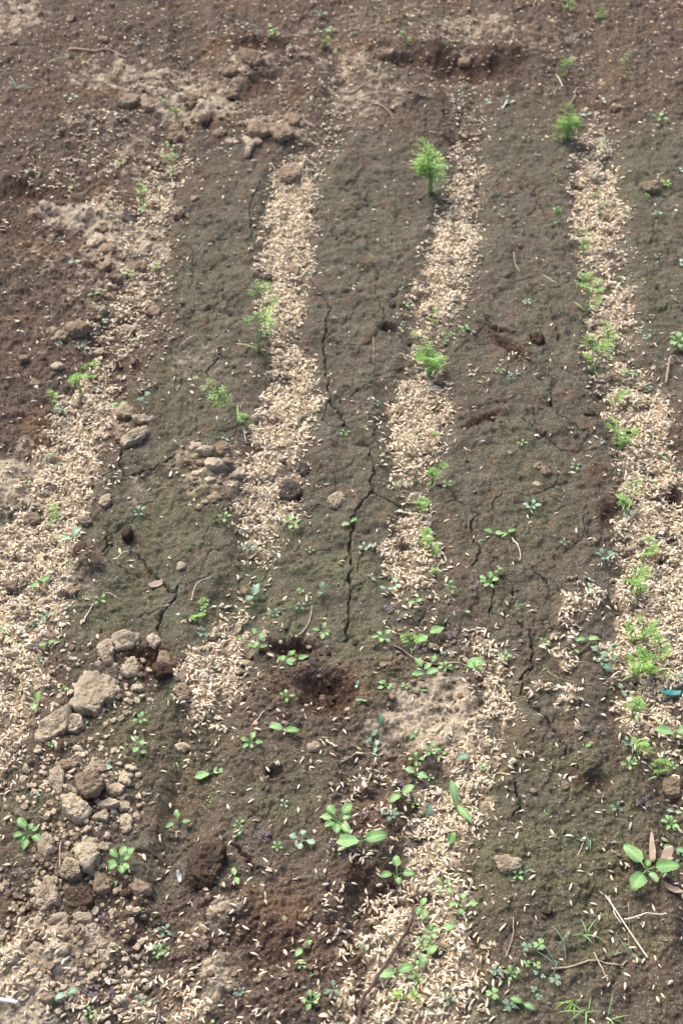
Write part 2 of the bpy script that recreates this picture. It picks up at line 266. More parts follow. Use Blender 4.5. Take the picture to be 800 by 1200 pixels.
def soil_material():
    m, nt, b = newmat('soil', .95, .12); N = NT(nt)
    geo = N.n('ShaderNodeNewGeometry'); P = geo.outputs['Position']
    A = N.n('ShaderNodeVertexColor'); A.layer_name = 'ma'; B = N.n('ShaderNodeVertexColor'); B.layer_name = 'mb'
    sa = N.n('ShaderNodeSeparateColor'); N.l(A.outputs['Color'], sa.inputs[0]); sb = N.n('ShaderNodeSeparateColor'); N.l(B.outputs['Color'], sb.inputs[0])
    dry, brown, moss = sa.outputs[0], sa.outputs[1], sa.outputs[2]; fresh, husk, lumpv = sb.outputs[0], sb.outputs[1], sb.outputs[2]
    big = N.noise(P, 14, 5, .6); mid = N.noise(P, 70, 5, .65); fine = N.noise(P, 420, 4, .7); vf = N.noise(P, 1400, 2, .7)
    bed = N.mix(N.mr(big, .35, .65), C_BED2, C_BED)
    bed = N.mix(N.math('MULTIPLY', N.mr(N.noise(P, 52, 5, .7), .50, .62), .7), bed, (.056,.045,.030))
    bed = N.mix(N.mr(N.noise(P, 34, 4, .6), .5, .68), bed, (.110,.078,.053))
    brn = N.mix(N.mr(mid, .35, .65), C_BROWN2, C_BROWN)
    brn = N.mix(N.math('MULTIPLY', N.mr(N.noise(P, 9, 3, .5), .55, .7), .6), brn, (.16,.088,.048))
    c = N.mix(brown, bed, brn)
    mo = N.math('MULTIPLY', N.mr(moss, .05, .7), N.mr(N.noise(P, 230, 4, .75), .36, .62), True)
    c = N.mix(N.math('MULTIPLY', mo, .62), c, C_MOSS)
    mo2 = N.math('MULTIPLY', N.mr(moss, .35, .7), N.math('MULTIPLY', N.mr(N.noise(P, 60, 5, .75), .50, .64), N.mr(fine, .44, .60)), True)
    c = N.mix(N.math('MULTIPLY', mo2, .65), c, (.12,.175,.04))
    dd = N.mr(N.math('ADD', N.math('MULTIPLY', dry, 1.15), N.math('MULTIPLY', N.math('SUBTRACT', mid, .5), 1.3)), .38, .72)
    dryc = N.mix(N.mr(fine, .3, .7), C_DRY2, C_DRY)
    c = N.mix(N.math('MULTIPLY', dd, .85), c, dryc)
    hk = N.mr(N.math('ADD', husk, N.math('MULTIPLY', N.math('SUBTRACT', fine, .5), 1.0)), .55, .95)
    c = N.mix(N.math('MULTIPLY', hk, .75), c, C_HUSK)
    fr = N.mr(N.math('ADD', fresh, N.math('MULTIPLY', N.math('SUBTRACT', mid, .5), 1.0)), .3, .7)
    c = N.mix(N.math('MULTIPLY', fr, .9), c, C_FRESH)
    # mineral grit: pale sand grains and dark grains
    v = N.n('ShaderNodeTexVoronoi'); v.inputs['Scale'].default_value = 420; N.l(P, v.inputs['Vector'])
    sv = N.n('ShaderNodeSeparateColor'); N.l(v.outputs['Color'], sv.inputs[0])
    grit = N.math('MULTIPLY', N.math('LESS_THAN', v.outputs['Distance'], .24), N.math('GREATER_THAN', sv.outputs[0], .83))
    c = N.mix(N.math('MULTIPLY', grit, .75), c, (.50,.46,.39))
    v2 = N.n('ShaderNodeTexVoronoi'); v2.inputs['Scale'].default_value = 800; N.l(P, v2.inputs['Vector'])
    sv2 = N.n('ShaderNodeSeparateColor'); N.l(v2.outputs['Color'], sv2.inputs[0])
    c = N.mix(N.math('MULTIPLY', N.math('GREATER_THAN', sv2.outputs[0], .90), .30), c, (.38,.33,.27))
    c = N.mix(N.math('MULTIPLY', N.math('LESS_THAN', sv2.outputs[1], .12), .5), c, (.035,.026,.02))
    g = N.mr(N.math('ADD', N.math('MULTIPLY', vf, .5), N.math('MULTIPLY', fine, .5)), .3, .7, .78, 1.22)
    cc = N.n('ShaderNodeVectorMath', operation='SCALE'); N.l(c, cc.inputs[0]); N.l(g, cc.inputs['Scale'])
    N.l(cc.outputs[0], b.inputs['Base Color'])
    nb = N.bump(mid, None, .5, .003); nb = N.bump(fine, None, .5, .0011, nb); N.bump(vf, b, .8, .0007, nb)
    return m
def clod_material(name, c1, c2, c3=None):
    m, nt, b = newmat(name, .95, .1); N = NT(nt)
    tc = N.n('ShaderNodeTexCoord'); oi = N.n('ShaderNodeObjectInfo'); va = N.n('ShaderNodeVectorMath', operation='ADD'); N.l(tc.outputs['Object'], va.inputs[0])
    sc = N.n('ShaderNodeVectorMath', operation='SCALE'); N.l(oi.outputs['Location'], sc.inputs[0]); sc.inputs['Scale'].default_value = 1.; N.l(sc.outputs[0], va.inputs[1]); P = va.outputs[0]
    mid = N.noise(P, 80, 5, .65); fine = N.noise(P, 420, 4, .7); vf = N.noise(P, 1400, 2, .7)
    c = N.mix(N.mr(mid, .35, .65), c2, c1)
    c = N.mix(N.math('MULTIPLY', N.mr(N.noise(P, 30, 3, .6), .52, .66), .6), c, c3 or c2)
    v = N.n('ShaderNodeTexVoronoi'); v.inputs['Scale'].default_value = 330; N.l(P, v.inputs['Vector']); sv = N.n('ShaderNodeSeparateColor'); N.l(v.outputs['Color'], sv.inputs[0])
    c = N.mix(N.math('MULTIPLY', N.math('MULTIPLY', N.math('LESS_THAN', v.outputs['Distance'], .22), N.math('GREATER_THAN', sv.outputs[0], .84)), .6), c, (.5,.46,.39))
    g = N.mr(N.math('ADD', N.math('MULTIPLY', N.math('ADD', N.math('MULTIPLY', vf, .5), N.math('MULTIPLY', fine, .5)), 1), N.math('MULTIPLY', N.math('SUBTRACT', oi.outputs['Random'], .5), .25)), .25, .75, .62, 1.38)
    cc = N.n('ShaderNodeVectorMath', operation='SCALE'); N.l(c, cc.inputs[0]); N.l(g, cc.inputs['Scale']); N.l(cc.outputs[0], b.inputs['Base Color'])
    nb = N.bump(mid, None, .7, .004); nb = N.bump(fine, None, .8, .0016, nb); N.bump(vf, b, .7, .0007, nb)
    return m
def husk_material():
    m, nt, b = newmat('rice_husk', .62, .3); N = NT(nt)
    A = N.n('ShaderNodeVertexColor'); A.layer_name = 'tint'; tc = N.n('ShaderNodeTexCoord')
    g = N.mr(N.noise(tc.outputs['Object'], 900, 2, .6), .3, .7, .85, 1.15)
    cc = N.n('ShaderNodeVectorMath', operation='SCALE'); N.l(A.outputs['Color'], cc.inputs[0]); N.l(g, cc.inputs['Scale']); N.l(cc.outputs[0], b.inputs['Base Color'])
    return m
def leaf_material(name, c, c2, trans=.25):
    m, nt, b = newmat(name, .55, .3); N = NT(nt); tc = N.n('ShaderNodeTexCoord'); oi = N.n('ShaderNodeObjectInfo')
    f = N.math('ADD', N.math('MULTIPLY', N.noise(tc.outputs['Object'], 160, 3, .6), 1.1), N.math('MULTIPLY', N.math('SUBTRACT', oi.outputs['Random'], .5), 1.1))
    col = N.mix(N.mr(f, .25, .8), c, c2)
    at_ = N.n('ShaderNodeAttribute'); at_.attribute_name = 'rib'
    col = N.mix(N.math('MULTIPLY', N.math('POWER', at_.outputs['Fac'], 2.2), .55), col, tuple(min(.7, q*1.5+.05) for q in c2))
    col = N.mix(N.math('MULTIPLY', N.mr(N.noise(tc.outputs['Object'], 700, 3, .7), .62, .68), .7), col, (.14,.11,.07))
    col = N.mix(N.math('MULTIPLY', N.mr(N.noise(tc.outputs['Object'], 90, 2, .5), .60, .75), .5), col, (.36,.38,.10))
    N.l(col, b.inputs['Base Color'])
    tr = N.n('ShaderNodeBsdfTranslucent'); N.l(col, tr.inputs[0]); mx = N.n('ShaderNodeMixShader'); mx.inputs[0].default_value = trans
    out = nt.nodes['Material Output']; N.l(b.outputs[0], mx.inputs[1]); N.l(tr.outputs[0], mx.inputs[2]); N.l(mx.outputs[0], out.inputs[0])
    return m
def plain(name, c, c2, rough=.8, spec=.2, scale=90):
    m, nt, b = newmat(name, rough, spec); N = NT(nt); tc = N.n('ShaderNodeTexCoord')
    f = N.noise(tc.outputs['Object'], scale, 4, .65); N.l(N.mix(N.mr(f, .35, .65), c, c2), b.inputs['Base Color']); N.bump(f, b, .4, .0008); return m
M = dict(soil=soil_material(), dry=clod_material('dry_soil_clod', C_DRY, C_DRY2, (.20,.145,.10)), mid=clod_material('tan_soil_clod', (.31,.24,.168), (.215,.16,.11), (.14,.098,.066)),
    dark=clod_material('dark_soil_clod', (.098,.070,.050), (.062,.043,.030), (.09,.08,.045)), char=clod_material('charred_clod', (.13,.11,.09), (.075,.064,.054), (.16,.13,.10)), husk=husk_material(),
    carrot=leaf_material('carrot_leaf', (.17,.35,.07), (.28,.48,.12)), carrot_stem=leaf_material('carrot_stem', (.20,.38,.10), (.32,.48,.17), .15),
    weed=leaf_material('weed_leaf', (.15,.32,.10), (.27,.46,.18)), pale=leaf_material('pale_leaf', (.20,.38,.24), (.33,.52,.36)), blue=leaf_material('blue_green_leaf', (.10,.20,.13), (.20,.32,.21)),
    purple=leaf_material('purple_leaf', (.075,.055,.070), (.15,.11,.135), .1), yellow=leaf_material('lime_leaf', (.22,.40,.08), (.34,.52,.14)), wstem=leaf_material('weed_stem', (.28,.40,.20), (.45,.42,.30), .1),
    twig=plain('dry_twig', (.30,.22,.16), (.44,.35,.27)), darktwig=plain('dark_twig', (.085,.055,.045), (.14,.095,.08)), straw=plain('bleached_stalk', (.55,.47,.38), (.70,.62,.52)), white=plain('white_straw', (.72,.72,.70), (.85,.85,.84), .5),
    deadleaf=plain('dead_leaf', (.28,.20,.15), (.42,.33,.26)), teal=plain('teal_plastic', (.02,.20,.20), (.05,.28,.27), .4, .5), silver=plain('silvery_film', (.36,.38,.41), (.55,.57,.60), .35, .5))
# ------------------------------------------------------------------ ground sheet
def axis(a, b, st, lo, hi):
    core = list(np.arange(a, b+st, st)); L = []; p = a; s = st
    while p > lo: s *= 1.25; p -= s; L.append(max(p, lo))
    Rr = []; p = core[-1]; s = st
    while p < hi: s *= 1.25; p += s; Rr.append(min(p, hi))
    return np.array(L[::-1]+core+Rr)
STEP = 1.0
ux = axis(-45, 845, STEP, -9000, 9800); vy = axis(-40, 1245, STEP, -884, 5200)
UX, VY = np.meshgrid(ux, vy); gx, gy = G(UX, VY)
for yy in (-4., -60., -400.):
    gx = np.vstack([gx, gx[-1:]*(1.6 if yy == -4. else 12.)]); gy = np.vstack([gy, np.full((1, gx.shape[1]), yy)])
gx = np.hstack([gx[:, :1]-800, gx, gx[:, -1:]+800]); gy = np.hstack([gy[:, :1], gy, gy[:, -1:]])
Mk = masks(gx, gy); HZ = heights(gx, gy, Mk)
j0 = int(np.argmin(abs(ux+45)))+1; i0 = int(np.argmin(abs(vy+40)))
def HG(x, y):
    """height of the sheet at ground points (bilinear in the survey grid)"""
    px, py = inv(x, y); u = np.clip(px, -45, 844)+45; v = np.clip(py, -40, 1244)+40
    u = u/STEP; v = v/STEP; i = np.floor(v).astype(int); j = np.floor(u).astype(int); fu = u-j; fv = v-i; i = i+i0; j = j+j0
    return (HZ[i, j]*(1-fu)+HZ[i, j+1]*fu)*(1-fv)+(HZ[i+1, j]*(1-fu)+HZ[i+1, j+1]*fu)*fv
nr, nc = gx.shape; idx = np.arange(nr*nc).reshape(nr, nc)
Q = np.stack([idx[1:, :-1], idx[1:, 1:], idx[:-1, 1:], idx[:-1, :-1]], -1).reshape(-1, 4)
g = mesh_obj('ground', np.stack([gx, gy, HZ], -1), Q, M['soil'])
tag(g, kind='structure')
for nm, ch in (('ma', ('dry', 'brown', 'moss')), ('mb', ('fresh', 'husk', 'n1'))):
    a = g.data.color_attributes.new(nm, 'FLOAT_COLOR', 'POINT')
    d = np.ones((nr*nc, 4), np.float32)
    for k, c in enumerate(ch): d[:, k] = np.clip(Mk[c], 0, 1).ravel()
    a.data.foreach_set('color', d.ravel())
# ------------------------------------------------------------------ labels: what a thing looks like + the landmark it lies beside
LM = [(110,812,'big flat pale clod slab'),(60,855,'long pale clod block'),(165,770,'dug-up hollow with clods'),(385,812,'dark round pit'),(255,775,'round husk heap of the second row'),(100,940,'broken clod heap'),(57,1058,'square pale clod'),
 (240,1018,'dark brown mound'),(590,1022,'lone tan clod on the front bed'),(393,587,'lone tan clod on the middle bed'),(340,203,'flat clod capping the second husk row'),(290,165,'forked clod'),(293,78,'far grey flat clod'),(157,505,'pale slab trio on the left bed'),
 (337,575,'charred clump in the second husk row'),(250,550,'crumbled clods beside the second husk row'),(123,590,'upright tan clod by the left husk row'),(602,415,'gaping crack hole'),(565,497,'sunken split right of the third husk row'),(455,384,'small dark burrow'),
 (510,840,'bare pale crumb bowl'),(510,774,'tan twig across the third row'),(455,1130,'dark curved twig'),(735,1092,'long bleached stalk'),(690,1138,'forked dry stalk'),(765,995,'woody tan sliver'),(755,1025,'large toothed weed'),(787,812,'teal plastic scrap'),
 (208,1022,'silvery film scrap'),(12,1181,'white straw'),(652,820,'small husk cluster on the third bed'),(680,700,'curved husk patch on the third bed'),(500,195,'tall carrot tuft of the third row'),(300,375,'tall carrot stack of the second row'),(498,415,'dense carrot tuft of the third row'),
 (665,150,'bushy far carrot tuft of the right row'),(260,485,'left-leaning carrot of the second row'),(748,770,'big carrot clump of the right row'),(228,710,'small carrot with the looping thread'),(545,80,'dark bank at the far end'),(310,50,'far dark hollow'),(30,240,'dark trench at the left edge'),
 (15,20,'pale bare corner far left'),(395,965,'seven-leaved bright weed near the front'),(541,1067,'neat four-leaved weed on the front bed'),(465,1022,'broad weed at the front husk edge'),(535,940,'long narrow-leaved weed'),(428,997,'broad two-leaved weed'),(35,985,'many-leaved weed at the left edge'),
 (142,1012,'upright weed beside the clod heap'),(208,955,'three-leaved weed beside the clod heap'),(250,895,'broad-leaved seedling on the mossy bed'),(545,782,'broad leaf pair at the twig'),(770,143,'far four-leaved weed at the right'),(792,400,'leafy weed at the right edge'),
 (84,113,'far two-leaved weed at the left'),(92,445,'carrot pair of the left row'),(728,500,'arching carrot of the right row'),(733,585,'upright single carrot of the right row'),(695,415,'paired carrots of the right row'),(675,355,'spreading carrot of the right row'),(503,545,'wispy carrot of the third row'),
 (785,440,'curled brown stem'),(149,627,'reddish upright clod'),(718,530,'round brown pebble-like clod'),(638,555,'twin tan clods on the third bed'),(600,1150,'dark clover patch'),(35,725,'left husk row'),(335,320,'upper second husk row'),(530,290,'far third husk row'),(490,490,'middle third husk row'),(700,250,'far right husk row'),(770,660,'right husk row'),
 (490,1130,'front husk spread'),(545,920,'near third husk row'),(190,1190,'husk spread at the front edge'),(660,960,'front mossy bed'),(105,1165,'purple sprigs at the front left'),(310,980,'purple sprig on the mossy bed')]
USED = {}
CNT = {'n': 0}
def where(px, py, skip=14):
    c = []
    for (x, y, n) in LM:
        d = math.hypot((px-x), (py-y)*1.25)
        if d > skip: c.append((d, x, y, n))
    c.sort(); return c
def rel(px, py, x, y):
    dx, dy = px-x, py-y; s = ''
    if abs(dy)*1.1 > abs(dx)*.45: s = 'in front of' if dy > 0 else 'behind'
    if abs(dx) > abs(dy)*.45:
        q = 'left of' if dx < 0 else 'right of'
        s = q if not s else (('in front and ' if dy > 0 else 'behind and ') + q)
    d = math.hypot(dx, dy*1.25)/(.05/mpp(py))
    return ('just ' if d < .9 else '') + s
def label(desc, px, py, fixed=None):
    if fixed: t = f'{desc} {fixed}'
    else:
        t = None
        for (d, x, y, n) in where(px, py)[:12]:
            q = f'{desc} {rel(px, py, x, y)} the {n}'
            if q not in USED and len(q.split()) <= 16: t = q; break
        if t is None: t = f'{desc} {rel(px, py, *where(px, py)[0][1:3])} the {where(px, py)[0][3]}'
    if t in USED: print('DUPLABEL', t)
    if len(t.split()) > 16: print('LONGLABEL', t)
    USED[t] = 1; return t
# ------------------------------------------------------------------ clods
def outline_pts(px, py, rx, ry, seed, ang=0):
    r = random.Random(seed); n = 40; out = []
    k = r.randint(4, 6); offs = sorted(r.uniform(0, 2*math.pi) for _ in range(k+2))
    A = ry/rx
    planes = [(a, r.uniform(.72, 1.0)) for a in offs]
    for i in range(n):
        t = 2*math.pi*i/n; q = 1.15
        for a, dd in planes:
            c = math.cos(t-a)
            if c > .05: q = min(q, dd/c)
        q *= 1+.14*mnoise.noise((math.cos(t)*2.6+seed, math.sin(t)*2.6, .5))+.13*mnoise.noise((math.cos(t)*6+seed, math.sin(t)*6, 3.5))
        out.append((q*math.cos(t), q*math.sin(t)))
    return out
def slab_mesh(poly, thick, seed, rough=1., rings=9, dome=.18):
    """closed lump: poly = outline in metres round the origin, resampled; flat-ish pitted top, undercut sides"""
    n = len(poly); V = []; Fc = []
    size = sum(math.hypot(*p) for p in poly)/n
    prof = []                                        # (radius factor, height factor), from the foot outward and over the top
    prof += [(.84, -.35), (.97, .0), (1.0, .35), (1.0, .62), (.965, .84), (.90, .95)]
    for k in range(rings-3): prof.append((.90*(1-(k+1)/(rings-2)), .95+dome*.5*(1-(1-(k+1)/(rings-2))**2)))
    r = random.Random(seed); tx, ty = r.uniform(-.55, .55), r.uniform(-.5, .5)
    for (rf, hf) in prof:
        for (x, y) in poly:
            X, Y = x*rf, y*rf; Z = thick*(hf + (tx*X+ty*Y)/size*.6*max(hf, 0))
            s = 1/size
            d = size*.15*rough*mnoise.noise((X*s*1.5+seed, Y*s*1.5, Z*s*1.5)) + size*.10*rough*(.6-1.6*abs(mnoise.noise((X*s*2.3, Y*s*2.3+seed, Z*s*2.3)))) + min(.0026, size*.17)*rough*(mnoise.noise((X*210, Y*210+seed, Z*210))-.5*abs(mnoise.noise((X*420, Y*420+seed, Z*420)))) + min(.0016, size*.13)*mnoise.noise((X*800, Y*800+seed, Z*800))
            L = math.hypot(X, Y)+1e-6; V.append((X+d*X/L*(rf > .5), Y+d*Y/L*(rf > .5), Z+d*.9*(hf > .2)))
    for _ in range(9):                                # broken faces
        a = r.uniform(0, 6.28); e = r.uniform(-.1, 1.25); nv = Vector((math.cos(a)*math.cos(e), math.sin(a)*math.cos(e), math.sin(e)))
        dd = max(nv.x*v[0]+nv.y*v[1]+nv.z*v[2] for v in V)*r.uniform(.80, .96)
        for i, v in enumerate(V):
            q = nv.x*v[0]+nv.y*v[1]+nv.z*v[2]-dd
            if q > 0: q *= .9; q *= .85; V[i] = (v[0]-nv.x*q, v[1]-nv.y*q, v[2]-nv.z*q)
    V.append((0, 0, V[-1][2])); V.append((0, 0, -.35*thick))
    m = len(prof)
    for a in range(m-1):
        for i in range(n):
            j = (i+1) % n; Fc.append((a*n+i, a*n+j, (a+1)*n+j, (a+1)*n+i))
    for i in range(n):
        j = (i+1) % n; Fc.append(((m-1)*n+i, (m-1)*n+j, m*n)); Fc.append((j, i, m*n+1))
    return V, Fc
def resample(pts, n=48):
    P = [Vector(p) for p in pts]; L = [0]
    for i in range(len(P)): L.append(L[-1]+(P[(i+1) % len(P)]-P[i]).length)
    out = []
    for k in range(n):
        s = L[-1]*k/n; i = 0
        while L[i+1] < s: i += 1
        t = (s-L[i])/(L[i+1]-L[i]); out.append(P[i].lerp(P[(i+1) % len(P)], t))
    out = [(out[i-1]+out[i]*4+out[(i+1) % n])/6 for i in range(n)]
    return [(p.x, p.y) for p in out]
SHAPED = [([(95,791),(100,787),(112,789),(118,792),(122,786),(133,788),(141,796),(136,804),(140,815),(130,820),(123,822),(118,832),(112,838),(106,833),(97,838),(88,832),(82,827),(91,815),(90,803)],.011,'dry','big flat pale slab of dried crust lying on the left bed','clod'),
 ([(38,870),(52,850),(70,835),(84,830),(86,842),(78,862),(60,873),(46,877)],.017,'dry','long pale clod block at the lower end of the big flat slab','clod'),
 ([(77,838),(97,840),(99,853),(90,860),(79,860)],.012,'dry','small squarish pale clod wedged under the big flat slab','clod'),
 ([(111,750),(125,743),(134,750),(133,765),(134,778),(124,778),(117,765)],.012,'dry','narrow pale clod standing at the left rim of the dug-up hollow','clod'),
 ([(130,746),(145,740),(163,743),(166,749),(152,757),(136,760)],.016,'dry','rounded pale clod along the far rim of the dug-up hollow','clod'),
 ([(150,774),(158,767),(164,780),(163,788),(150,793),(141,788),(146,781)],.016,'dry','jagged pale clod lying inside the dug-up hollow','clod'),
 ([(136,484),(145,477),(158,482),(157,490),(146,493),(137,491)],.010,'dry','small pale slab topmost of the slab trio on the left bed','clod'),
 ([(142,524),(152,512),(175,504),(177,511),(165,520),(146,528)],.012,'dry','tilted pale pinkish slab lowest of the slab trio on the left bed','clod'),
 ([(153,490),(170,491),(184,492),(180,498),(165,499),(155,496)],.008,'dry','thin pale sliver of crust behind the tilted slab on the left bed','clod'),
 ([(135,498),(148,493),(160,503),(144,520),(135,517)],.005,'mid','dark brown crust plate between the pale slabs on the left bed','clod'),
 ([(322,204),(332,195),(346,192),(356,199),(352,210),(338,214),(326,212)],.012,'mid','flat brown clod capping the far end of the second husk row','clod'),
 ([(280,70),(292,68),(306,74),(306,83),(294,86),(284,80)],.014,'mid','far grey flat clod at the top of the clod bank','clod'),
 ([(282,168),(296,167),(300,174),(292,190),(286,190),(290,177)],.012,'dry','forked pale clod where the left bed begins','clod'),
 ([(384,584),(393,577),(402,579),(405,587),(396,596),(386,594)],.010,'dry','lone tan clod on the middle bed','clod'),
 ([(578,1014),(590,1011),(610,1016),(609,1027),(597,1032),(584,1028)],.012,'dry','lone tan clod on the front bed','clod'),
 ([(776,912),(790,908),(798,918),(797,932),(785,934),(776,926)],.011,'mid','tan clod at the right edge below the right husk row','clod'),
 ([(42,1046),(58,1045),(66,1040),(73,1058),(72,1066),(50,1073),(43,1060)],.014,'dry','square pale clod with husks on top near the front left','clod'),
 ([(215,1030),(217,1010),(233,995),(252,990),(266,1000),(262,1025),(248,1042),(228,1042)],.020,'dark','dark brown mossy mound-like clod with crumbs round its foot','clod'),
 ([(92,922),(102,914),(118,918),(126,930),(117,945),(103,948),(93,940)],.014,'mid','brown broken clod with a crumbly face in the middle of the clod heap','clod'),
 ([(74,945),(86,940),(108,950),(110,957),(98,973),(85,968),(76,958)],.015,'dry','largest pale clod at the front of the clod heap','clod'),
 ([(61,915),(72,908),(78,920),(76,940),(68,942),(61,928)],.013,'dry','narrow pale clod at the left of the clod heap','clod'),
 ([(76,1046),(100,1040),(112,1055),(105,1073),(85,1078),(76,1062)],.010,'dark','dark brown clod right of the square pale clod','clod'),
 ([(70,1028),(82,1014),(96,1018),(98,1036),(85,1040),(73,1036)],.015,'dry','pale angular clod behind the square pale clod','clod'),
 ([(92,1003),(106,997),(118,1000),(120,1015),(110,1032),(98,1030),(93,1015)],.016,'dry','tallest tan clod of the group below the clod heap','clod'),
 ([(110,1040),(122,1028),(131,1038),(130,1050),(118,1056),(111,1050)],.014,'mid','tan clod at the right of the group below the clod heap','clod'),
 ([(47,1000),(56,985),(66,992),(66,1008),(55,1014),(48,1008)],.016,'dry','rounded tan clod beside the many-leaved weed','clod'),
 ([(205,800),(213,796),(226,806),(224,817),(212,820),(205,813)],.012,'mid','mossy brown clod at the left of the round husk heap','clod'),
 ([(143,626),(148,618),(155,621),(156,633),(149,637),(144,633)],.020,'dark','reddish brown upright clod on the left bed','clod'),
 ([(324,575),(335,564),(352,570),(353,580),(338,588),(326,584)],.012,'char','charred dark clump in the second husk row','clod'),
 ([(345,546),(354,540),(362,548),(358,557),(348,555)],.011,'char','small charred lump right of the second husk row','clod')]
NAMED = [(193,768,9,15,.018,'mid'),(190,790,14,10,.015,'dark'),(180,752,7,9,.014,'dry'),(160,805,8,6,.007,'dry'),(212,868,9,9,.010,'dry'),(368,878,8,7,.009,'dry'),
 (147,914,9,9,.011,'dry'),(135,930,10,10,.012,'dry'),(122,963,9,9,.011,'dry'),(148,961,9,9,.010,'dry'),(113,905,16,6,.010,'dry'),(80,903,14,7,.010,'mid'),(126,949,12,6,.008,'dry'),(145,948,7,6,.008,'dry'),(61,948,6,4,.007,'mid'),
 (5,1044,7,12,.012,'dry'),(63,1040,8,6,.009,'dry'),(107,992,8,6,.009,'dry'),(121,998,9,6,.010,'dry'),(80,1012,9,6,.008,'mid'),(70,1085,14,9,.011,'dry'),(76,1104,9,8,.011,'dry'),(90,1097,7,8,.010,'mid'),(122,1107,7,6,.009,'dry'),(50,1095,9,7,.009,'mid'),(75,1128,9,8,.010,'dry'),(62,1142,9,8,.010,'mid'),
 (100,1080,12,8,.010,'dry'),(58,1175,10,8,.010,'mid'),(45,1120,9,8,.009,'dry'),(92,1135,8,7,.009,'mid'),(95,1095,6,5,.008,'dry'),(305,165,13,8,.014,'mid'),(330,168,12,10,.014,'mid'),(342,150,10,8,.011,'mid'),(352,152,7,6,.009,'mid'),(325,148,8,6,.010,'mid'),(152,122,12,8,.014,'mid'),(176,126,12,8,.012,'mid'),
 (226,125,12,8,.013,'mid'),(210,128,7,5,.009,'mid'),(241,150,7,6,.010,'dark'),(230,145,6,5,.009,'mid'),(222,147,6,5,.009,'mid'),(204,148,8,6,.010,'mid'),(206,161,8,7,.012,'mid'),(272,170,7,4,.008,'dry'),(302,175,6,4,.008,'dry'),(258,162,7,6,.008,'mid'),(272,112,9,6,.010,'mid'),(270,88,8,6,.010,'mid'),(262,85,7,5,.009,'mid'),
 (356,67,7,4,.009,'mid'),(58,254,8,5,.010,'dry'),(228,235,5,3,.007,'mid'),(210,256,8,5,.010,'mid'),(115,287,11,8,.012,'dry'),(130,296,9,6,.010,'mid'),(160,309,13,9,.013,'mid'),(133,326,11,9,.013,'mid'),(124,320,8,6,.010,'mid'),(150,380,9,6,.010,'dry'),(180,361,8,6,.010,'mid'),(92,392,12,10,.013,'mid'),(72,395,8,7,.010,'mid'),
 (116,407,7,6,.010,'dry'),(118,365,8,4,.008,'dry'),(68,432,7,5,.009,'dry'),(41,450,6,5,.008,'mid'),(29,426,6,5,.009,'mid'),(50,422,5,5,.008,'mid'),(123,590,7,12,.009,'dry'),(30,560,9,5,.009,'mid'),(230,532,10,6,.010,'dry'),(243,538,10,5,.010,'dry'),(250,552,9,9,.012,'dry'),(281,557,8,7,.010,'dry'),(262,535,8,8,.011,'mid'),
 (230,559,5,4,.007,'dry'),(246,565,7,4,.008,'dry'),(268,549,7,5,.008,'mid'),(236,549,6,5,.008,'mid'),(252,584,8,6,.009,'mid'),(241,588,5,4,.008,'dry'),(308,745,6,8,.010,'dry'),(278,727,5,6,.009,'dry'),(286,684,6,5,.009,'mid'),(212,662,6,5,.006,'dry'),(20,682,14,11,.006,'mid'),(38,606,13,9,.011,'mid'),(100,610,9,5,.010,'mid'),
 (85,688,10,8,.009,'mid'),(52,698,8,5,.007,'dry'),(95,645,8,7,.008,'dark'),(718,531,6,5,.010,'mid'),(638,556,7,6,.011,'mid'),(630,550,6,5,.009,'mid'),(628,566,5,4,.007,'dry'),(660,928,6,5,.005,'mid'),(775,517,6,5,.008,'mid'),(765,650,11,6,.008,'mid'),(742,650,5,5,.009,'mid'),(755,853,6,6,.008,'dry'),
 (497,339,5,4,.008,'char'),(460,358,5,4,.008,'char'),(470,482,7,5,.008,'mid'),(492,518,5,4,.008,'char'),(479,398,5,4,.008,'char'),(315,322,6,5,.010,'char'),(343,315,8,6,.011,'mid'),(252,744,9,5,.008,'char'),(212,768,6,5,.009,'char'),(263,741,4,4,.007,'char'),(629,402,9,7,.012,'dark'),(690,486,7,5,.010,'dark'),
 (553,208,7,8,.013,'mid'),(572,195,5,5,.010,'mid'),(760,222,10,7,.014,'mid'),(706,93,5,5,.012,'mid'),(722,130,8,5,.012,'mid'),(450,68,10,7,.018,'mid'),(545,72,8,5,.012,'mid'),(18,53,5,3,.006,'mid'),(122,52,6,3,.008,'mid'),(83,24,6,4,.008,'mid'),(7,968,4,6,.008,'mid'),(20,993,0,0,0,None),
 (447,1108,5,5,.006,'dark'),(298,1074,5,5,.006,'dark'),(180,1070,5,4,.006,'dark'),(165,1042,15,11,.008,'mid'),(150,1052,8,6,.009,'dark'),(418,750,5,4,.006,'dark'),(450,785,6,4,.006,'mid'),(488,705,6,4,.007,'mid'),(508,752,6,5,.008,'mid'),(545,757,6,5,.008,'mid'),(560,745,5,4,.007,'mid'),(450,1040,0,0,0,None),(640,1072,6,5,.004,'dark')]
CNAME = dict(dry='pale dry', mid='tan brown', dark='dark brown', char='charcoal grey')
for k, (pts, th, mt, lb, ct) in enumerate(SHAPED):
    W = [G(*p) for p in pts]; cx = sum(p[0] for p in W)/len(W); cy = sum(p[1] for p in W)/len(W)
    V, Fc = slab_mesh(resample([(p[0]-cx, p[1]-cy) for p in W], 100), th*.72, 31+k*7, .9, rings=24)
    o = mesh_obj('soil_clod', V, Fc, M[mt], smooth=False); o.location = (cx, cy, float(HG(cx, cy))-.0012); USED[lb] = 1
    tag(o, lb, 'clod')
def sizeword(w): return 'tiny' if w < .008 else 'small' if w < .014 else 'medium' if w < .022 else 'large'
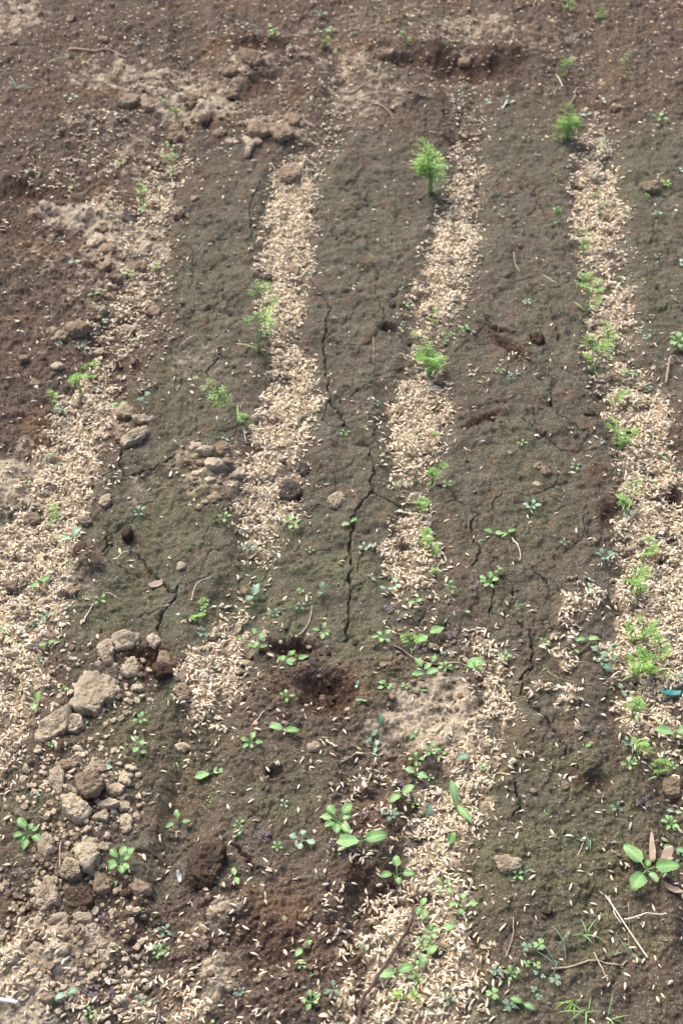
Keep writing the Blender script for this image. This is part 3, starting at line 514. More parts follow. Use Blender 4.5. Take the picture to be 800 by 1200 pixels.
for k, (px, py, rx, ry, th, mt) in enumerate(NAMED):
    if mt is None: continue
    x, y = G(px, py); k1 = mpp(py); el = math.asin(min(.98, CAM_H/(math.hypot(x, y, CAM_H))))
    a, b = rx*k1, max(ry*k1/math.sin(el)*.8, rx*k1*.55); b = min(b, a*1.9)
    V, Fc = slab_mesh([(p[0]*a, p[1]*b) for p in outline_pts(px, py, rx, ry, k+100)], min(th*.9, a*.75), 200+k*3, 1.15, rings=9)
    o = mesh_obj('soil_clod', V, Fc, M[mt], smooth=False); o.location = (x, y, float(HG(x, y))-.0012)
    shp = 'long ' if max(a, b) > 1.45*min(a, b) else 'rounded ' if k % 3 else 'angular '
    tag(o, label(f'{sizeword(2*a)} {shp}{CNAME[mt]} clod', px, py), 'clod', 'loose soil clods on the plot')
# scattered crumbs: individuals near and large, the rest one mass
protos = {}
for mt in ('dry', 'mid', 'dark'):
    protos[mt] = []
    for s in range(5):
        pl = outline_pts(0, 0, 1, 1, 900+s*13+len(mt)); V, Fc = slab_mesh([(p[0]*.01, p[1]*.01) for p in pl[::2]], .0085+.0015*(s % 3), 50+s, 2.0, rings=5)
        protos[mt].append((np.array(V), Fc, mesh_obj('soil_crumb', V, Fc, M[mt], link=False, smooth=False)))
ZONES = [(120,800,70,60,80,'dry','pale soil crumb near the big flat slab'),(60,1040,60,50,80,'mid','tan soil crumb round the square pale clod'),(95,1110,90,100,220,'dry','pale soil crumb in the crumbly drift at the front left'),(95,935,75,70,150,'dry','pale soil crumb scattered round the broken clod heap'),(150,330,70,110,170,'mid','tan soil crumb on the clod bank beside the far left row'),
 (225,125,130,60,170,'mid','tan soil crumb on the far clod bank'),(250,555,50,45,50,'mid','brown soil crumb beside the second husk row'),(120,255,110,30,50,'mid','tan soil crumb along the left trench'),(350,800,70,70,45,'dark','dark soil crumb thrown out round the round pit'),
 (520,790,75,60,60,'mid','brown soil crumb in the middle gap of the third row'),(760,540,50,120,40,'mid','tan soil crumb mixed into the right husk row'),(30,640,80,120,60,'mid','tan soil crumb mixed into the left husk row'),(480,80,200,50,150,'mid','far soil crumb on the bank at the end of the beds'),(300,1110,120,80,30,'mid','brown soil crumb on the bare front patch')]
stuff = {'dry': [], 'mid': [], 'dark': []}; nind = 0
for (zx, zy, zrx, zry, cnt, mt0, lb) in ZONES:
    items = []
    for q in range(cnt*3):
        a = random.uniform(0, 2*math.pi); rr = math.sqrt(random.random()); px, py = zx+zrx*rr*math.cos(a), zy+zry*rr*math.sin(a)
        x, y = G(px, py); sz = .0017*math.exp(random.gauss(0, .5))*(1.25 if q < cnt else .8); items.append((sz/mpp(py), px, py, x, y, sz))
    items.sort(reverse=True)
    for qi, (s, px, py, x, y, sz) in enumerate(items):
        mt = mt0 if random.random() < .7 else random.choice(('dry', 'mid')); p = random.choice(protos[mt]); rz = random.uniform(0, 6.28); z = float(HG(x, y))-.0006; k = min(sz, .0036)/.01
        if qi < 12 and 4 < px < 796 and py < 1196:
            o = bpy.data.objects.new('soil_crumb', p[2]); COL.objects.link(o); o.location = (x, y, z); o.scale = (k,)*3; o.rotation_euler = (0, 0, rz)
            tag(o, lb, 'crumb', lb.replace('crumb', 'crumbs')); nind += 1
        else: stuff[mt].append((p, x, y, z, k, rz))
for q in range(2600):                                # fine aggregate lying over the loose soil
    px = random.uniform(-30, 830); py = random.uniform(-20, 1230); x, y = G(px, py); mk = None
    stuff['mid' if random.random() < .6 else 'dry'].append((random.choice(protos['mid' if random.random() < .6 else 'dry']), x, y, None, .10*math.exp(random.gauss(0, .45)), random.uniform(0, 6.28)))
for mt, L in stuff.items():
    xs = np.array([l[1] for l in L]); ys = np.array([l[2] for l in L]); mk = masks(xs, ys); hh = HG(xs, ys); lo = np.maximum(np.maximum(mk['brown'], mk['dry']), mk['fresh'])
    Vs = []; Fs = []; off = 0
    for i, (p, x, y, z, k, rz) in enumerate(L):
        if z is None and random.random() > .08+.9*lo[i]: continue
        c, s = math.cos(rz)*k, math.sin(rz)*k; v = p[0]; Vs.append(np.stack([v[:, 0]*c-v[:, 1]*s+x, v[:, 0]*s+v[:, 1]*c+y, v[:, 2]*k+hh[i]-.0005], -1))
        Fs += [tuple(a+off for a in f) for f in p[1]]; off += len(v)
    o = mesh_obj('soil_crumbs', np.vstack(Vs), Fs, M[mt], smooth=False); tag(o, {'dry': 'fine pale crumbs of dry soil strewn over the plot', 'mid': 'fine tan crumbs of soil strewn over the plot', 'dark': 'fine dark crumbs of moist soil round the pit'}[mt], 'soil crumbs', kind='stuff')
# ------------------------------------------------------------------ rice husks
def husk_shape(v, seg=6, rnd=5):
    """one hull: a boat-shaped half shell (v even) or a closed plump hull (v odd), unit length 1"""
    r = random.Random(v); V = []; Fc = []; wid = .30+.06*r.random(); hgt = wid*(.5+.25*r.random()); cur = r.uniform(.02, .12)*(1 if v % 3 else -1)
    for i in range(seg+1):
        t = i/seg; w_ = max(.03, math.sin(math.pi*min(1, t*.93+.035))**.75)*wid/2*(1.08-.2*t); zc = cur*(1-(2*t-1)**2)
        n = rnd if v % 2 == 0 else 6
        for j in range(n):
            if v % 2 == 0: a = math.pi*(-.1+1.2*j/(n-1)); V.append((t-.5, math.cos(a)*w_, math.sin(a)*w_*1.2*hgt/wid*2+zc))
            else: a = 2*math.pi*j/n; V.append((t-.5, math.cos(a)*w_, math.sin(a)*w_*.8+zc))
    n = rnd if v % 2 == 0 else 6
    for i in range(seg):
        for j in range(n-1 if v % 2 == 0 else n):
            k = (j+1) % n; Fc.append((i*n+j, (i+1)*n+j, (i+1)*n+k, i*n+k))
    return np.array(V, np.float32), np.array(Fc, np.int32)
HV = [husk_shape(v) for v in range(8)]; HLOW = [husk_shape(v, 3, 4) for v in range(8)]
def tints(n):
    a = rng.random(n); base = np.array([.71, .595, .42]); c = base*(1+.17*rng.standard_normal((n, 1)))
    c += rng.standard_normal((n, 1))*np.array([.015, 0, -.02])
    c = np.where((a < .17)[:, None], np.array([.40, .32, .23])*(.8+.4*rng.random((n, 1))), c)
    c = np.where((a > .88)[:, None], np.array([.72, .63, .50])*(.9+.2*rng.random((n, 1))), c)
    c = np.where(((a > .17) & (a < .23))[:, None], np.array([.26, .225, .19]), c)
    return np.clip(c, .05, .85)
def scatter():
    # candidates uniform over the ground between y=.55 and y=3.4
    dens_max = 200000.; X = []; Y = []; Z = []
    Y0, Y1 = .55, 3.5; n = int(dens_max*(Y1-Y0)*2.2); x = rng.uniform(-1.1, 1.1, n); y = rng.uniform(Y0, Y1, n)
    px, py = inv(x, y); k = (px > -40) & (px < 840) & (py < 1235) & (py > -30); x, y = x[k], y[k]; m = masks(x, y)
    cl = fbm(x, y, .016, 2, 77); D = m['husk']
    far = np.clip((m['PY']-0)/1200, 0, 1)
    base = .0030+.010*m['brown']*sst(-.1, .5, m['n1'])+.020*m['brown']*(1-sst(380, 520, m["PY"]))*sst(-.3, .4, m["n2"])+(.007+.022*sst(-.2, .5, m['n2'])*sst(0, .4, m['n1']))*sst(820, 900, m['PY'])
    Dl = np.clip(D*(.75+.9*cl*(1-D)), 0, 1)
    acc = rng.random(len(x)) < base + Dl**2.4
    x, y, D = x[acc], y[acc], D[acc]; pxx, pyy = inv(x, y)
    return x, y, D, pxx, pyy, rng.random(len(x))
hx, hy, hD, hpx, hpy, hr = scatter()
# fewer layers far away is not needed; pile height grows with the local density
hz = HG(hx, hy)+.0011+.0045*hr*np.clip(hD-.25, 0, 1)
N = len(hx); hl = .0068*(1+.18*rng.standard_normal(N)); frag = rng.random(N) < .22; hl = np.where(frag, hl*.55, hl)
yaw = rng.uniform(0, 2*np.pi, N); pit = np.radians(rng.normal(0, 9, N)*(1+1.1*hD)); rol = rng.normal(0, .7, N)+np.where(rng.random(N) < .3, np.pi, 0)
var = rng.integers(0, 8, N); col = tints(N)
vis = (hpx > 6) & (hpx < 794) & (hpy < 1195); order = np.argsort(-(hpy+np.where(vis, 0, -9999)+np.where(hD < .5, 90, 0)*0 + 240*hr*0))
# husks that show largest: nearest ones, top of their pile
score = hpy + np.where(vis, 0, -9999) - 160*((hD > .45) & (hr < .8))
ind = np.argsort(-score)[:300]; isind = np.zeros(N, bool); isind[ind] = True
def rotm(y, p, r):
    cy, sy, cp_, sp_, cr, sr = np.cos(y), np.sin(y), np.cos(p), np.sin(p), np.cos(r), np.sin(r)
    return np.stack([np.stack([cy*cp_, cy*sp_*sr-sy*cr, cy*sp_*cr+sy*sr], -1), np.stack([sy*cp_, sy*sp_*sr+cy*cr, sy*sp_*cr-cy*sr], -1), np.stack([-sp_, cp_*sr, cp_*cr], -1)], -2)
RM = rotm(yaw, pit, rol)
Vs, Fs, Cs, off = [], [], [], 0
print('husks', N)
for lowres in (False, True):
    for v in range(8):
        s = np.nonzero((~isind) & (var == v) & ((hpy < 620) == lowres))[0]
        if len(s) == 0: continue
        B, Fb = (HLOW if lowres else HV)[v]
        P = np.einsum('nij,kj->nki', RM[s], B)*hl[s][:, None, None] + np.stack([hx[s], hy[s], hz[s]], -1)[:, None, :]
        Vs.append(P.reshape(-1, 3)); Fs.append((Fb[None]+(np.arange(len(s))*len(B))[:, None, None]+off).reshape(-1, 4)); off += len(s)*len(B)
        Cs.append(np.repeat(col[s], len(B), 0))
V = np.vstack(Vs); o = mesh_obj('rice_husk_mulch', V, np.vstack(Fs).astype(np.int32), M['husk'])
a = o.data.color_attributes.new('tint', 'FLOAT_COLOR', 'POINT'); cc = np.ones((len(V), 4), np.float32); cc[:, :3] = np.vstack(Cs); a.data.foreach_set('color', cc.ravel())
tag(o, 'pale rice husk mulch sown in long rows and strewn over the beds', 'husk mulch', kind='stuff')
hm = []
for v in range(24):
    B, Fb = husk_shape(v % 8, 10, 8); me = mesh_obj('rice_husk', B, Fb, M['husk'], link=False)
    a = me.color_attributes.new('tint', 'FLOAT_COLOR', 'POINT'); cc = np.ones((len(B), 4), np.float32); cc[:, :3] = tints(1)[0]; a.data.foreach_set('color', cc.ravel()); hm.append(me)
for i in ind:
    o = bpy.data.objects.new('rice_husk', hm[int(var[i])+8*random.randint(0, 2)]); COL.objects.link(o)
    o.matrix_world = Matrix.Translation((hx[i], hy[i], hz[i])) @ Matrix(RM[i].tolist()).to_4x4() @ Matrix.Scale(float(hl[i]), 4)
    tag(o, 'pale straw rice husk lying loose on the soil at the very front', 'rice husk', 'loose rice husks nearest the viewer')
# ------------------------------------------------------------------ plant builders (local metres, Z up)
class MB:
    def __init__(s): s.V = []; s.F = []; s.A = []
    def add(s, V, Fc, A=None):
        s.A += (A if A else [.4]*len(V)); o = len(s.V); s.V += [tuple(v) for v in V]; s.F += [tuple(i+o for i in f) for f in Fc]
    def tube(s, pts, r0, r1, n=5):
        P = [Vector(p) for p in pts]; V = []; Fc = []
        for i, p in enumerate(P):
            d = (P[min(i+1, len(P)-1)]-P[max(i-1, 0)]).normalized(); u = d.cross(Vector((0, 0, 1)))
            if u.length < .1: u = d.cross(Vector((1, 0, 0)))
            u.normalize(); w_ = d.cross(u); r = r0+(r1-r0)*i/(len(P)-1)
            for j in range(n): a = 2*math.pi*j/n; V.append(p+u*math.cos(a)*r+w_*math.sin(a)*r)
        for i in range(len(P)-1):
            for j in range(n): k = (j+1) % n; Fc.append((i*n+j, i*n+k, (i+1)*n+k, (i+1)*n+j))
        Fc.append(tuple(range(n-1, -1, -1))); Fc.append(tuple(range((len(P)-1)*n, len(P)*n))); s.add(V, Fc)
    def build(s, name, mat, parent):
        o = mesh_obj(name, s.V, s.F, mat, parent); a = o.data.attributes.new('rib', 'FLOAT', 'POINT'); a.data.foreach_set('value', np.array(s.A, np.float32)); return o
SH = dict(oval=lambda t: math.sin(math.pi*min(1, .02+t**.85))**.62, egg=lambda t: (math.sin(math.pi*t**.75))**.7 if 0 < t < 1 else 0, round=lambda t: math.sqrt(max(0, 1-(2*t-1)**2)), lance=lambda t: (math.sin(math.pi*t**.8))**1.1 if 0 < t < 1 else 0,
    spoon=lambda t: (math.sin(math.pi*t**1.5))**.8 if 0 < t < 1 else 0, blade=lambda t: (1-t)**.5*(1 if t > .02 else .6))
def blade(mb, base, yaw, L, W, shape='oval', el=.5, curl=.9, n=9, teeth=0, fold=.18, twist=0., pet=0.):
    """a leaf sheet starting at base: its midrib leaves at elevation el and bends down by curl"""
    p = Vector(base); h = Vector((math.cos(yaw), math.sin(yaw), 0)); side0 = Vector((-math.sin(yaw), math.cos(yaw), 0))
    if pet > 0:
        q = [p.copy()]
        for i in range(3): e = el+.25*(1-i/3); p = p+(h*math.cos(e)+Vector((0, 0, 1))*math.sin(e))*pet/3; q.append(p.copy())
        mb.tube(q, W*.05+.00025, W*.04+.0002, 4)
    V = []; Fc = []; A = []; ph = random.uniform(0, 6); wl, wr = random.uniform(.9, 1.05), random.uniform(.88, 1.05)
    for i in range(n+1):
        t = i/n; e = el-curl*t; d = h*math.cos(e)+Vector((0, 0, 1))*math.sin(e)
        if i: p = p+d*L/n
        up = Vector((-h.x*math.sin(e), -h.y*math.sin(e), math.cos(e))); side = (side0*math.cos(twist*t)+up*math.sin(twist*t))
        w_ = W/2*SH[shape](t)
        if teeth and 0 < i < n: w_ *= 1+.08*(1 if i % 2 else -1)
        w_ = max(w_, W*.015)*(1+.06*math.sin(t*11+ph*2)); wav = math.sin(t*7+ph)*.09*W; A += [.12*(i % 2), .35*(i % 2), 1, .35*(i % 2), .12*(i % 2)]
        V += [p-side*w_*wl+up*(w_*fold+wav), p-side*w_*.5+up*(w_*fold*.35+wav*.4), p, p+side*w_*.5+up*(w_*fold*.35-wav*.4), p+side*w_*wr+up*(w_*fold-wav)]
    for i in range(n):
        for j in range(4): a = i*5+j; Fc.append((a, a+1, a+6, a+5))
    mb.add(V, Fc, A); return p
def carrot(px, py, hpx, n, lean=None, desc=None, fixed=None, cot=1, mat='carrot', spread=1.):
    x, y, z = at(px, py); H = hpx*mpp(py)*1.18; root = empty('carrot_seedling', (x, y, z-.001))
    n = n+2 if n > 6 else max(1, round(n*.8)) if n > 3 else n
    for i in range(n):
        ya = random.uniform(0, 6.28) if lean is None else R(lean)+random.gauss(0, .35); hh = H*random.uniform(.38, 1.0) if i else H
        out = hh*random.uniform(.10, .38)*spread if lean is None else hh*random.uniform(.5, .9)
        st = MB(); dx, dy = math.cos(ya)*out, math.sin(ya)*out; q = []
        b0 = Vector((random.gauss(0, .0022), random.gauss(0, .0022), 0)); s_end = .36 if n > 4 else .5
        for k in range(7): t = k/6*s_end; q.append(b0+Vector((dx*t*t*1.2, dy*t*t*1.2, hh*(1.25*t-.3*t*t))))
        st.tube(q, .0007+H*.006, .0005+H*.003, 5); st.build('stem', M['carrot_stem'], root)
        # feathery blade
        lf = MB(); rachis = []
        for k in range(9): t = s_end+(1-s_end)*k/8; rachis.append(b0+Vector((dx*t*t*1.2, dy*t*t*1.2, hh*(1.25*t-.3*t*t)-.10*hh*((t-s_end)/(1-s_end))**2)))
        lf.tube(rachis, .0005+H*.0035, .0003, 4)
        ax = (rachis[-1]-rachis[0]); yaw0 = math.atan2(dy, dx) if out > .003 else ya
        tip = rachis[-1]; elv = math.atan2(ax.z, math.hypot(ax.x, ax.y))
        def lobe(b, yw, el_, L): blade(lf, b, yw, L*1.15, max(.0012, L*.21), 'oval', el_, .4, 3, fold=.1)
        for k in ((1, 3, 6) if n > 6 else (2, 5)):
            b = rachis[k]; PL = (H*.23+.002)*(1.2-.09*k)
            for s in (-1, 1):
                yw = yaw0+s*(1.25-.08*k); e0 = elv*.3+random.uniform(-.1, .3); d = Vector((math.cos(yw)*math.cos(e0), math.sin(yw)*math.cos(e0), math.sin(e0)))
                lf.tube([b, b+d*PL*.8], .0004, .0002, 3); lobe(b+d*PL*.7, yw, e0, PL*.55)
                for f in (.3, .6):
                    for s2 in (-1, 1): lobe(b+d*PL*f, yw+s2*.8, e0+random.uniform(-.2, .2), PL*.48)
        lobe(tip, yaw0, elv*.5, H*.12)
        for s in (-1, 1): lobe(tip, yaw0+s*.7, elv*.5, H*.10)
        lf.build('leaf', M[mat], root)
    for i in range(cot):
        cb = MB(); blade(cb, (0, 0, H*.05), random.uniform(0, 6.28), H*random.uniform(.4, .6), .0022, 'lance', .7, .9, 8); cb.build('seed_leaf', M['carrot_stem'], root)
    tag(root, label(desc or f'{"single" if n == 1 else "two-stemmed" if n == 2 else "three-stemmed" if n == 3 else "bushy"} {"short" if H < .04 else "tall"} feathery carrot seedling', px, py, fixed), 'carrot seedling', 'carrot seedlings along the husk rows')
    return root
DESC = {1: 'one-leaved', 2: 'two-leaved', 3: 'three-leaved', 4: 'four-leaved', 5: 'five-leaved', 6: 'six-leaved', 7: 'seven-leaved', 8: 'many-leaved'}
CWORD = dict(weed='green', pale='pale green', blue='blue-green', purple='purplish', yellow='lime green', carrot='bright green')
def weed(px, py, r, kind='cross', mat='weed', n=None, ang=None, desc=None, fixed=None, up=.35):
    if mat == 'purple': r *= .75
    x, y, z = at(px, py); r0 = r*mpp(py); rr = r0
    seed_ang = R(ang) if ang is not None else random.uniform(0, 6.28)
    name = {'tri': 'clover_seedling', 'grass': 'grass_tuft'}.get(kind, 'weed_seedling')
    root = empty(name, (x, y, z-.0006)); n = n or {'two': 2, 'cross': 4, 'ros': 6, 'tri': 2, 'grass': 4, 'sprig': 6, 'toothed': 5, 'one': 1}[kind]
    def mk(fn, nm='leaf', m=None): b = MB(); fn(b); return b.build(nm, M[m or mat], root)
    sh = 0
    if kind in ('two', 'cross', 'ros', 'toothed'):
        sh = rr*.28; b = MB(); b.tube([(0, 0, -.002), (.0003, 0, sh*.6), (0, 0, sh)], .0005+rr*.02, .0004+rr*.018, 5); b.build('stem', M['wstem'], root)
    if kind == 'two':
        for i in range(n): a = seed_ang+math.pi*i+random.gauss(0, .15); mk(lambda b: blade(b, (0, 0, sh), a, rr*1.0, rr*.62, 'oval', up, .6, 9, pet=rr*.18))
    elif kind == 'cross':
        for i in range(n):
            a = seed_ang+2*math.pi*i/n+random.gauss(0, .12); k = 1 if i % 2 else .86; mk(lambda b: blade(b, (0, 0, sh), a, rr*.66*k, rr*.50*k, 'spoon' if n > 3 else 'oval', up, .6, 9, pet=rr*.34*k))
    elif kind == 'ros':
        for i in range(n):
            a = seed_ang+2*math.pi*i/n*1.03+random.gauss(0, .22); k = random.uniform(.6, 1.08) if i > 1 else .95; e = up+random.uniform(-.1, .35)
            mk(lambda b: blade(b, (0, 0, sh), a, rr*.62*k, rr*.44*k, 'oval', e, .7, 9, pet=rr*.42*k))
    elif kind == 'toothed':
        for i, (a, k) in enumerate([(125, 1.0), (5, 1.0), (232, .95), (75, .38), (-60, .5)]):
            mk(lambda b: blade(b, (0, 0, sh), R(a), rr*.78*k, rr*.50*k, 'egg', up-.1, .55, 16, teeth=1, pet=rr*.3*k))
    elif kind == 'one':
        mk(lambda b: blade(b, (0, 0, 0), seed_ang, rr*1.2, rr*.8, 'oval', up+.2, .8, 9, pet=rr*.3))
    elif kind == 'long':
        pass
    elif kind == 'sprig':
        la = seed_ang; H = rr*1.5; q = [Vector((math.cos(la)*H*.35*t*t, math.sin(la)*H*.35*t*t, H*t)) for t in (0, .25, .5, .75, 1)]
        b = MB(); b.tube([(0, 0, -.002)]+q[1:], .0009, .0005, 5); b.build('stem', M['wstem'], root)
        for i in range(n):
            lv = 1+(i//2) if i//2 < 4 else 4; lv = min(lv+1, 4); a = la+math.pi/2+(i % 2)*math.pi+(i//2)*1.3+random.gauss(0, .2)
            mk(lambda b: blade(b, q[lv], a, rr*.55*random.uniform(.7, 1.1), rr*.36, 'oval', .45, .6, 9, pet=rr*.15))
    elif kind == 'tri':
        for i in range(n):
            a = seed_ang+2.3*i+random.gauss(0, .3); d = rr*(0.1 if n == 1 else random.uniform(.4, .75)); H = rr*random.uniform(.5, .9); tip = Vector((math.cos(a)*d, math.sin(a)*d, H)); lr = rr*(.9 if n == 1 else .55)
            def f(b):
                b.tube([(0, 0, -.001), (tip.x*.3, tip.y*.3, H*.6), tip], .0005, .0004, 4); t0 = random.uniform(0, 6)
                for k in range(3):
                    w0 = t0+k*2*math.pi/3
                    for s in (-1, 1): blade(b, tip, w0+s*.27, lr*.72, lr*.40, 'spoon', .15, .35, 6, fold=.1)
            mk(f)
    elif kind == 'grass':
        for i in range(n):
            a = seed_ang+random.gauss(0, 1.6); L = rr*random.uniform(.6, 1.35)
            mk(lambda b: blade(b, (random.gauss(0, .0015), random.gauss(0, .0015), 0), a, L, max(.0016, min(.0030, L*.06)), 'blade', random.uniform(.3, 1.0), random.uniform(.5, 1.9), 12, twist=random.gauss(0, .5), fold=.4), 'blade')
    w_ = r0*2; sz = 'minute' if w_ < .012 else 'small' if w_ < .022 else 'broad' if w_ > .036 else 'young'
    dn = {'tri': f'{sz} {CWORD[mat]} {"" if n == 1 else DESC.get(n, "leafy")+" "}clover seedling', 'grass': f'{sz} tuft of {DESC.get(n, "several")[:-7] if n in DESC else "several"} {CWORD[mat]} grass blades', 'sprig': f'{sz} leafy {CWORD[mat]} weed sprig', 'one': f'{sz} single {CWORD[mat]} leaf of a weed'}
    tag(root, label(desc or dn.get(kind, f'{sz} {DESC[n]} {CWORD[mat]} weed'), px, py, fixed), {'tri': 'clover', 'grass': 'grass tuft'}.get(kind, 'weed'), {'tri': 'clover seedlings on the plot', 'grass': 'grass tufts on the plot'}.get(kind, 'weed seedlings on the plot'))
    return root
# carrots: survey position, height, number of leaves
carrot(504, 226, 62, 8, fixed='standing alone at the head of the third husk row', desc='tall bushy bright green carrot tuft', cot=2, spread=.6)
carrot(309, 374, 44, 3, desc='upper tuft of the feathery carrot pair', fixed='on the left edge of the second husk row'); carrot(303, 413, 52, 4, desc='lower fuller tuft of the feathery carrot pair', fixed='beside the second husk row', cot=2)
carrot(279, 497, 46, 3, lean=165, desc='feathery carrot seedling leaning far left', fixed='beside the second husk row', cot=1); carrot(290, 503, 24, 2, cot=1)
carrot(231, 721, 28, 2, desc='small feathery carrot seedling', fixed='with a pale looping thread behind it')
carrot(503, 440, 48, 7, desc='dense bright carrot tuft', fixed='in the gap halfway along the third husk row', cot=2)
for a in [(507,382,20,2),(524,402,18,1),(508,516,18,1),(506,566,30,3),(491,600,24,3),(508,648,26,4),(494,636,20,3),(508,668,14,2),(482,753,22,3),
  (659,90,24,4),(663,164,38,8),(652,167,16,2),(681,291,24,3),(683,330,22,2),(685,367,42,5),(694,435,46,5),(708,405,30,5),(700,352,14,2),(717,477,26,2),(729,522,38,5),(721,515,34,2),(734,600,38,3),
  (752,655,34,4),(738,690,40,5),(748,695,30,3),(752,752,38,5),(742,752,26,4),(742,795,42,6),(756,790,36,5),(764,792,44,3),(741,846,30,5),(749,886,32,4),(770,910,24,4),(707,172,14,1),(702,240,16,1),(654,262,18,2),
  (94,463,36,3),(107,440,26,3),(63,481,26,2),(88,447,16,2),(168,238,24,3),(165,250,14,2),(201,200,24,2),(66,608,12,2),(322,40,14,5),(206,136,14,4),(54,136,0,0),(475,60,14,4),(66,77,0,0),(666,10,18,5),(702,20,16,6),(734,80,16,2),(733,92,10,1),(651,210,10,1),(382,52,12,3),(60,245,0,0),(205,140,0,0),(480,755,0,0)]:
    if a[3]: carrot(*a)
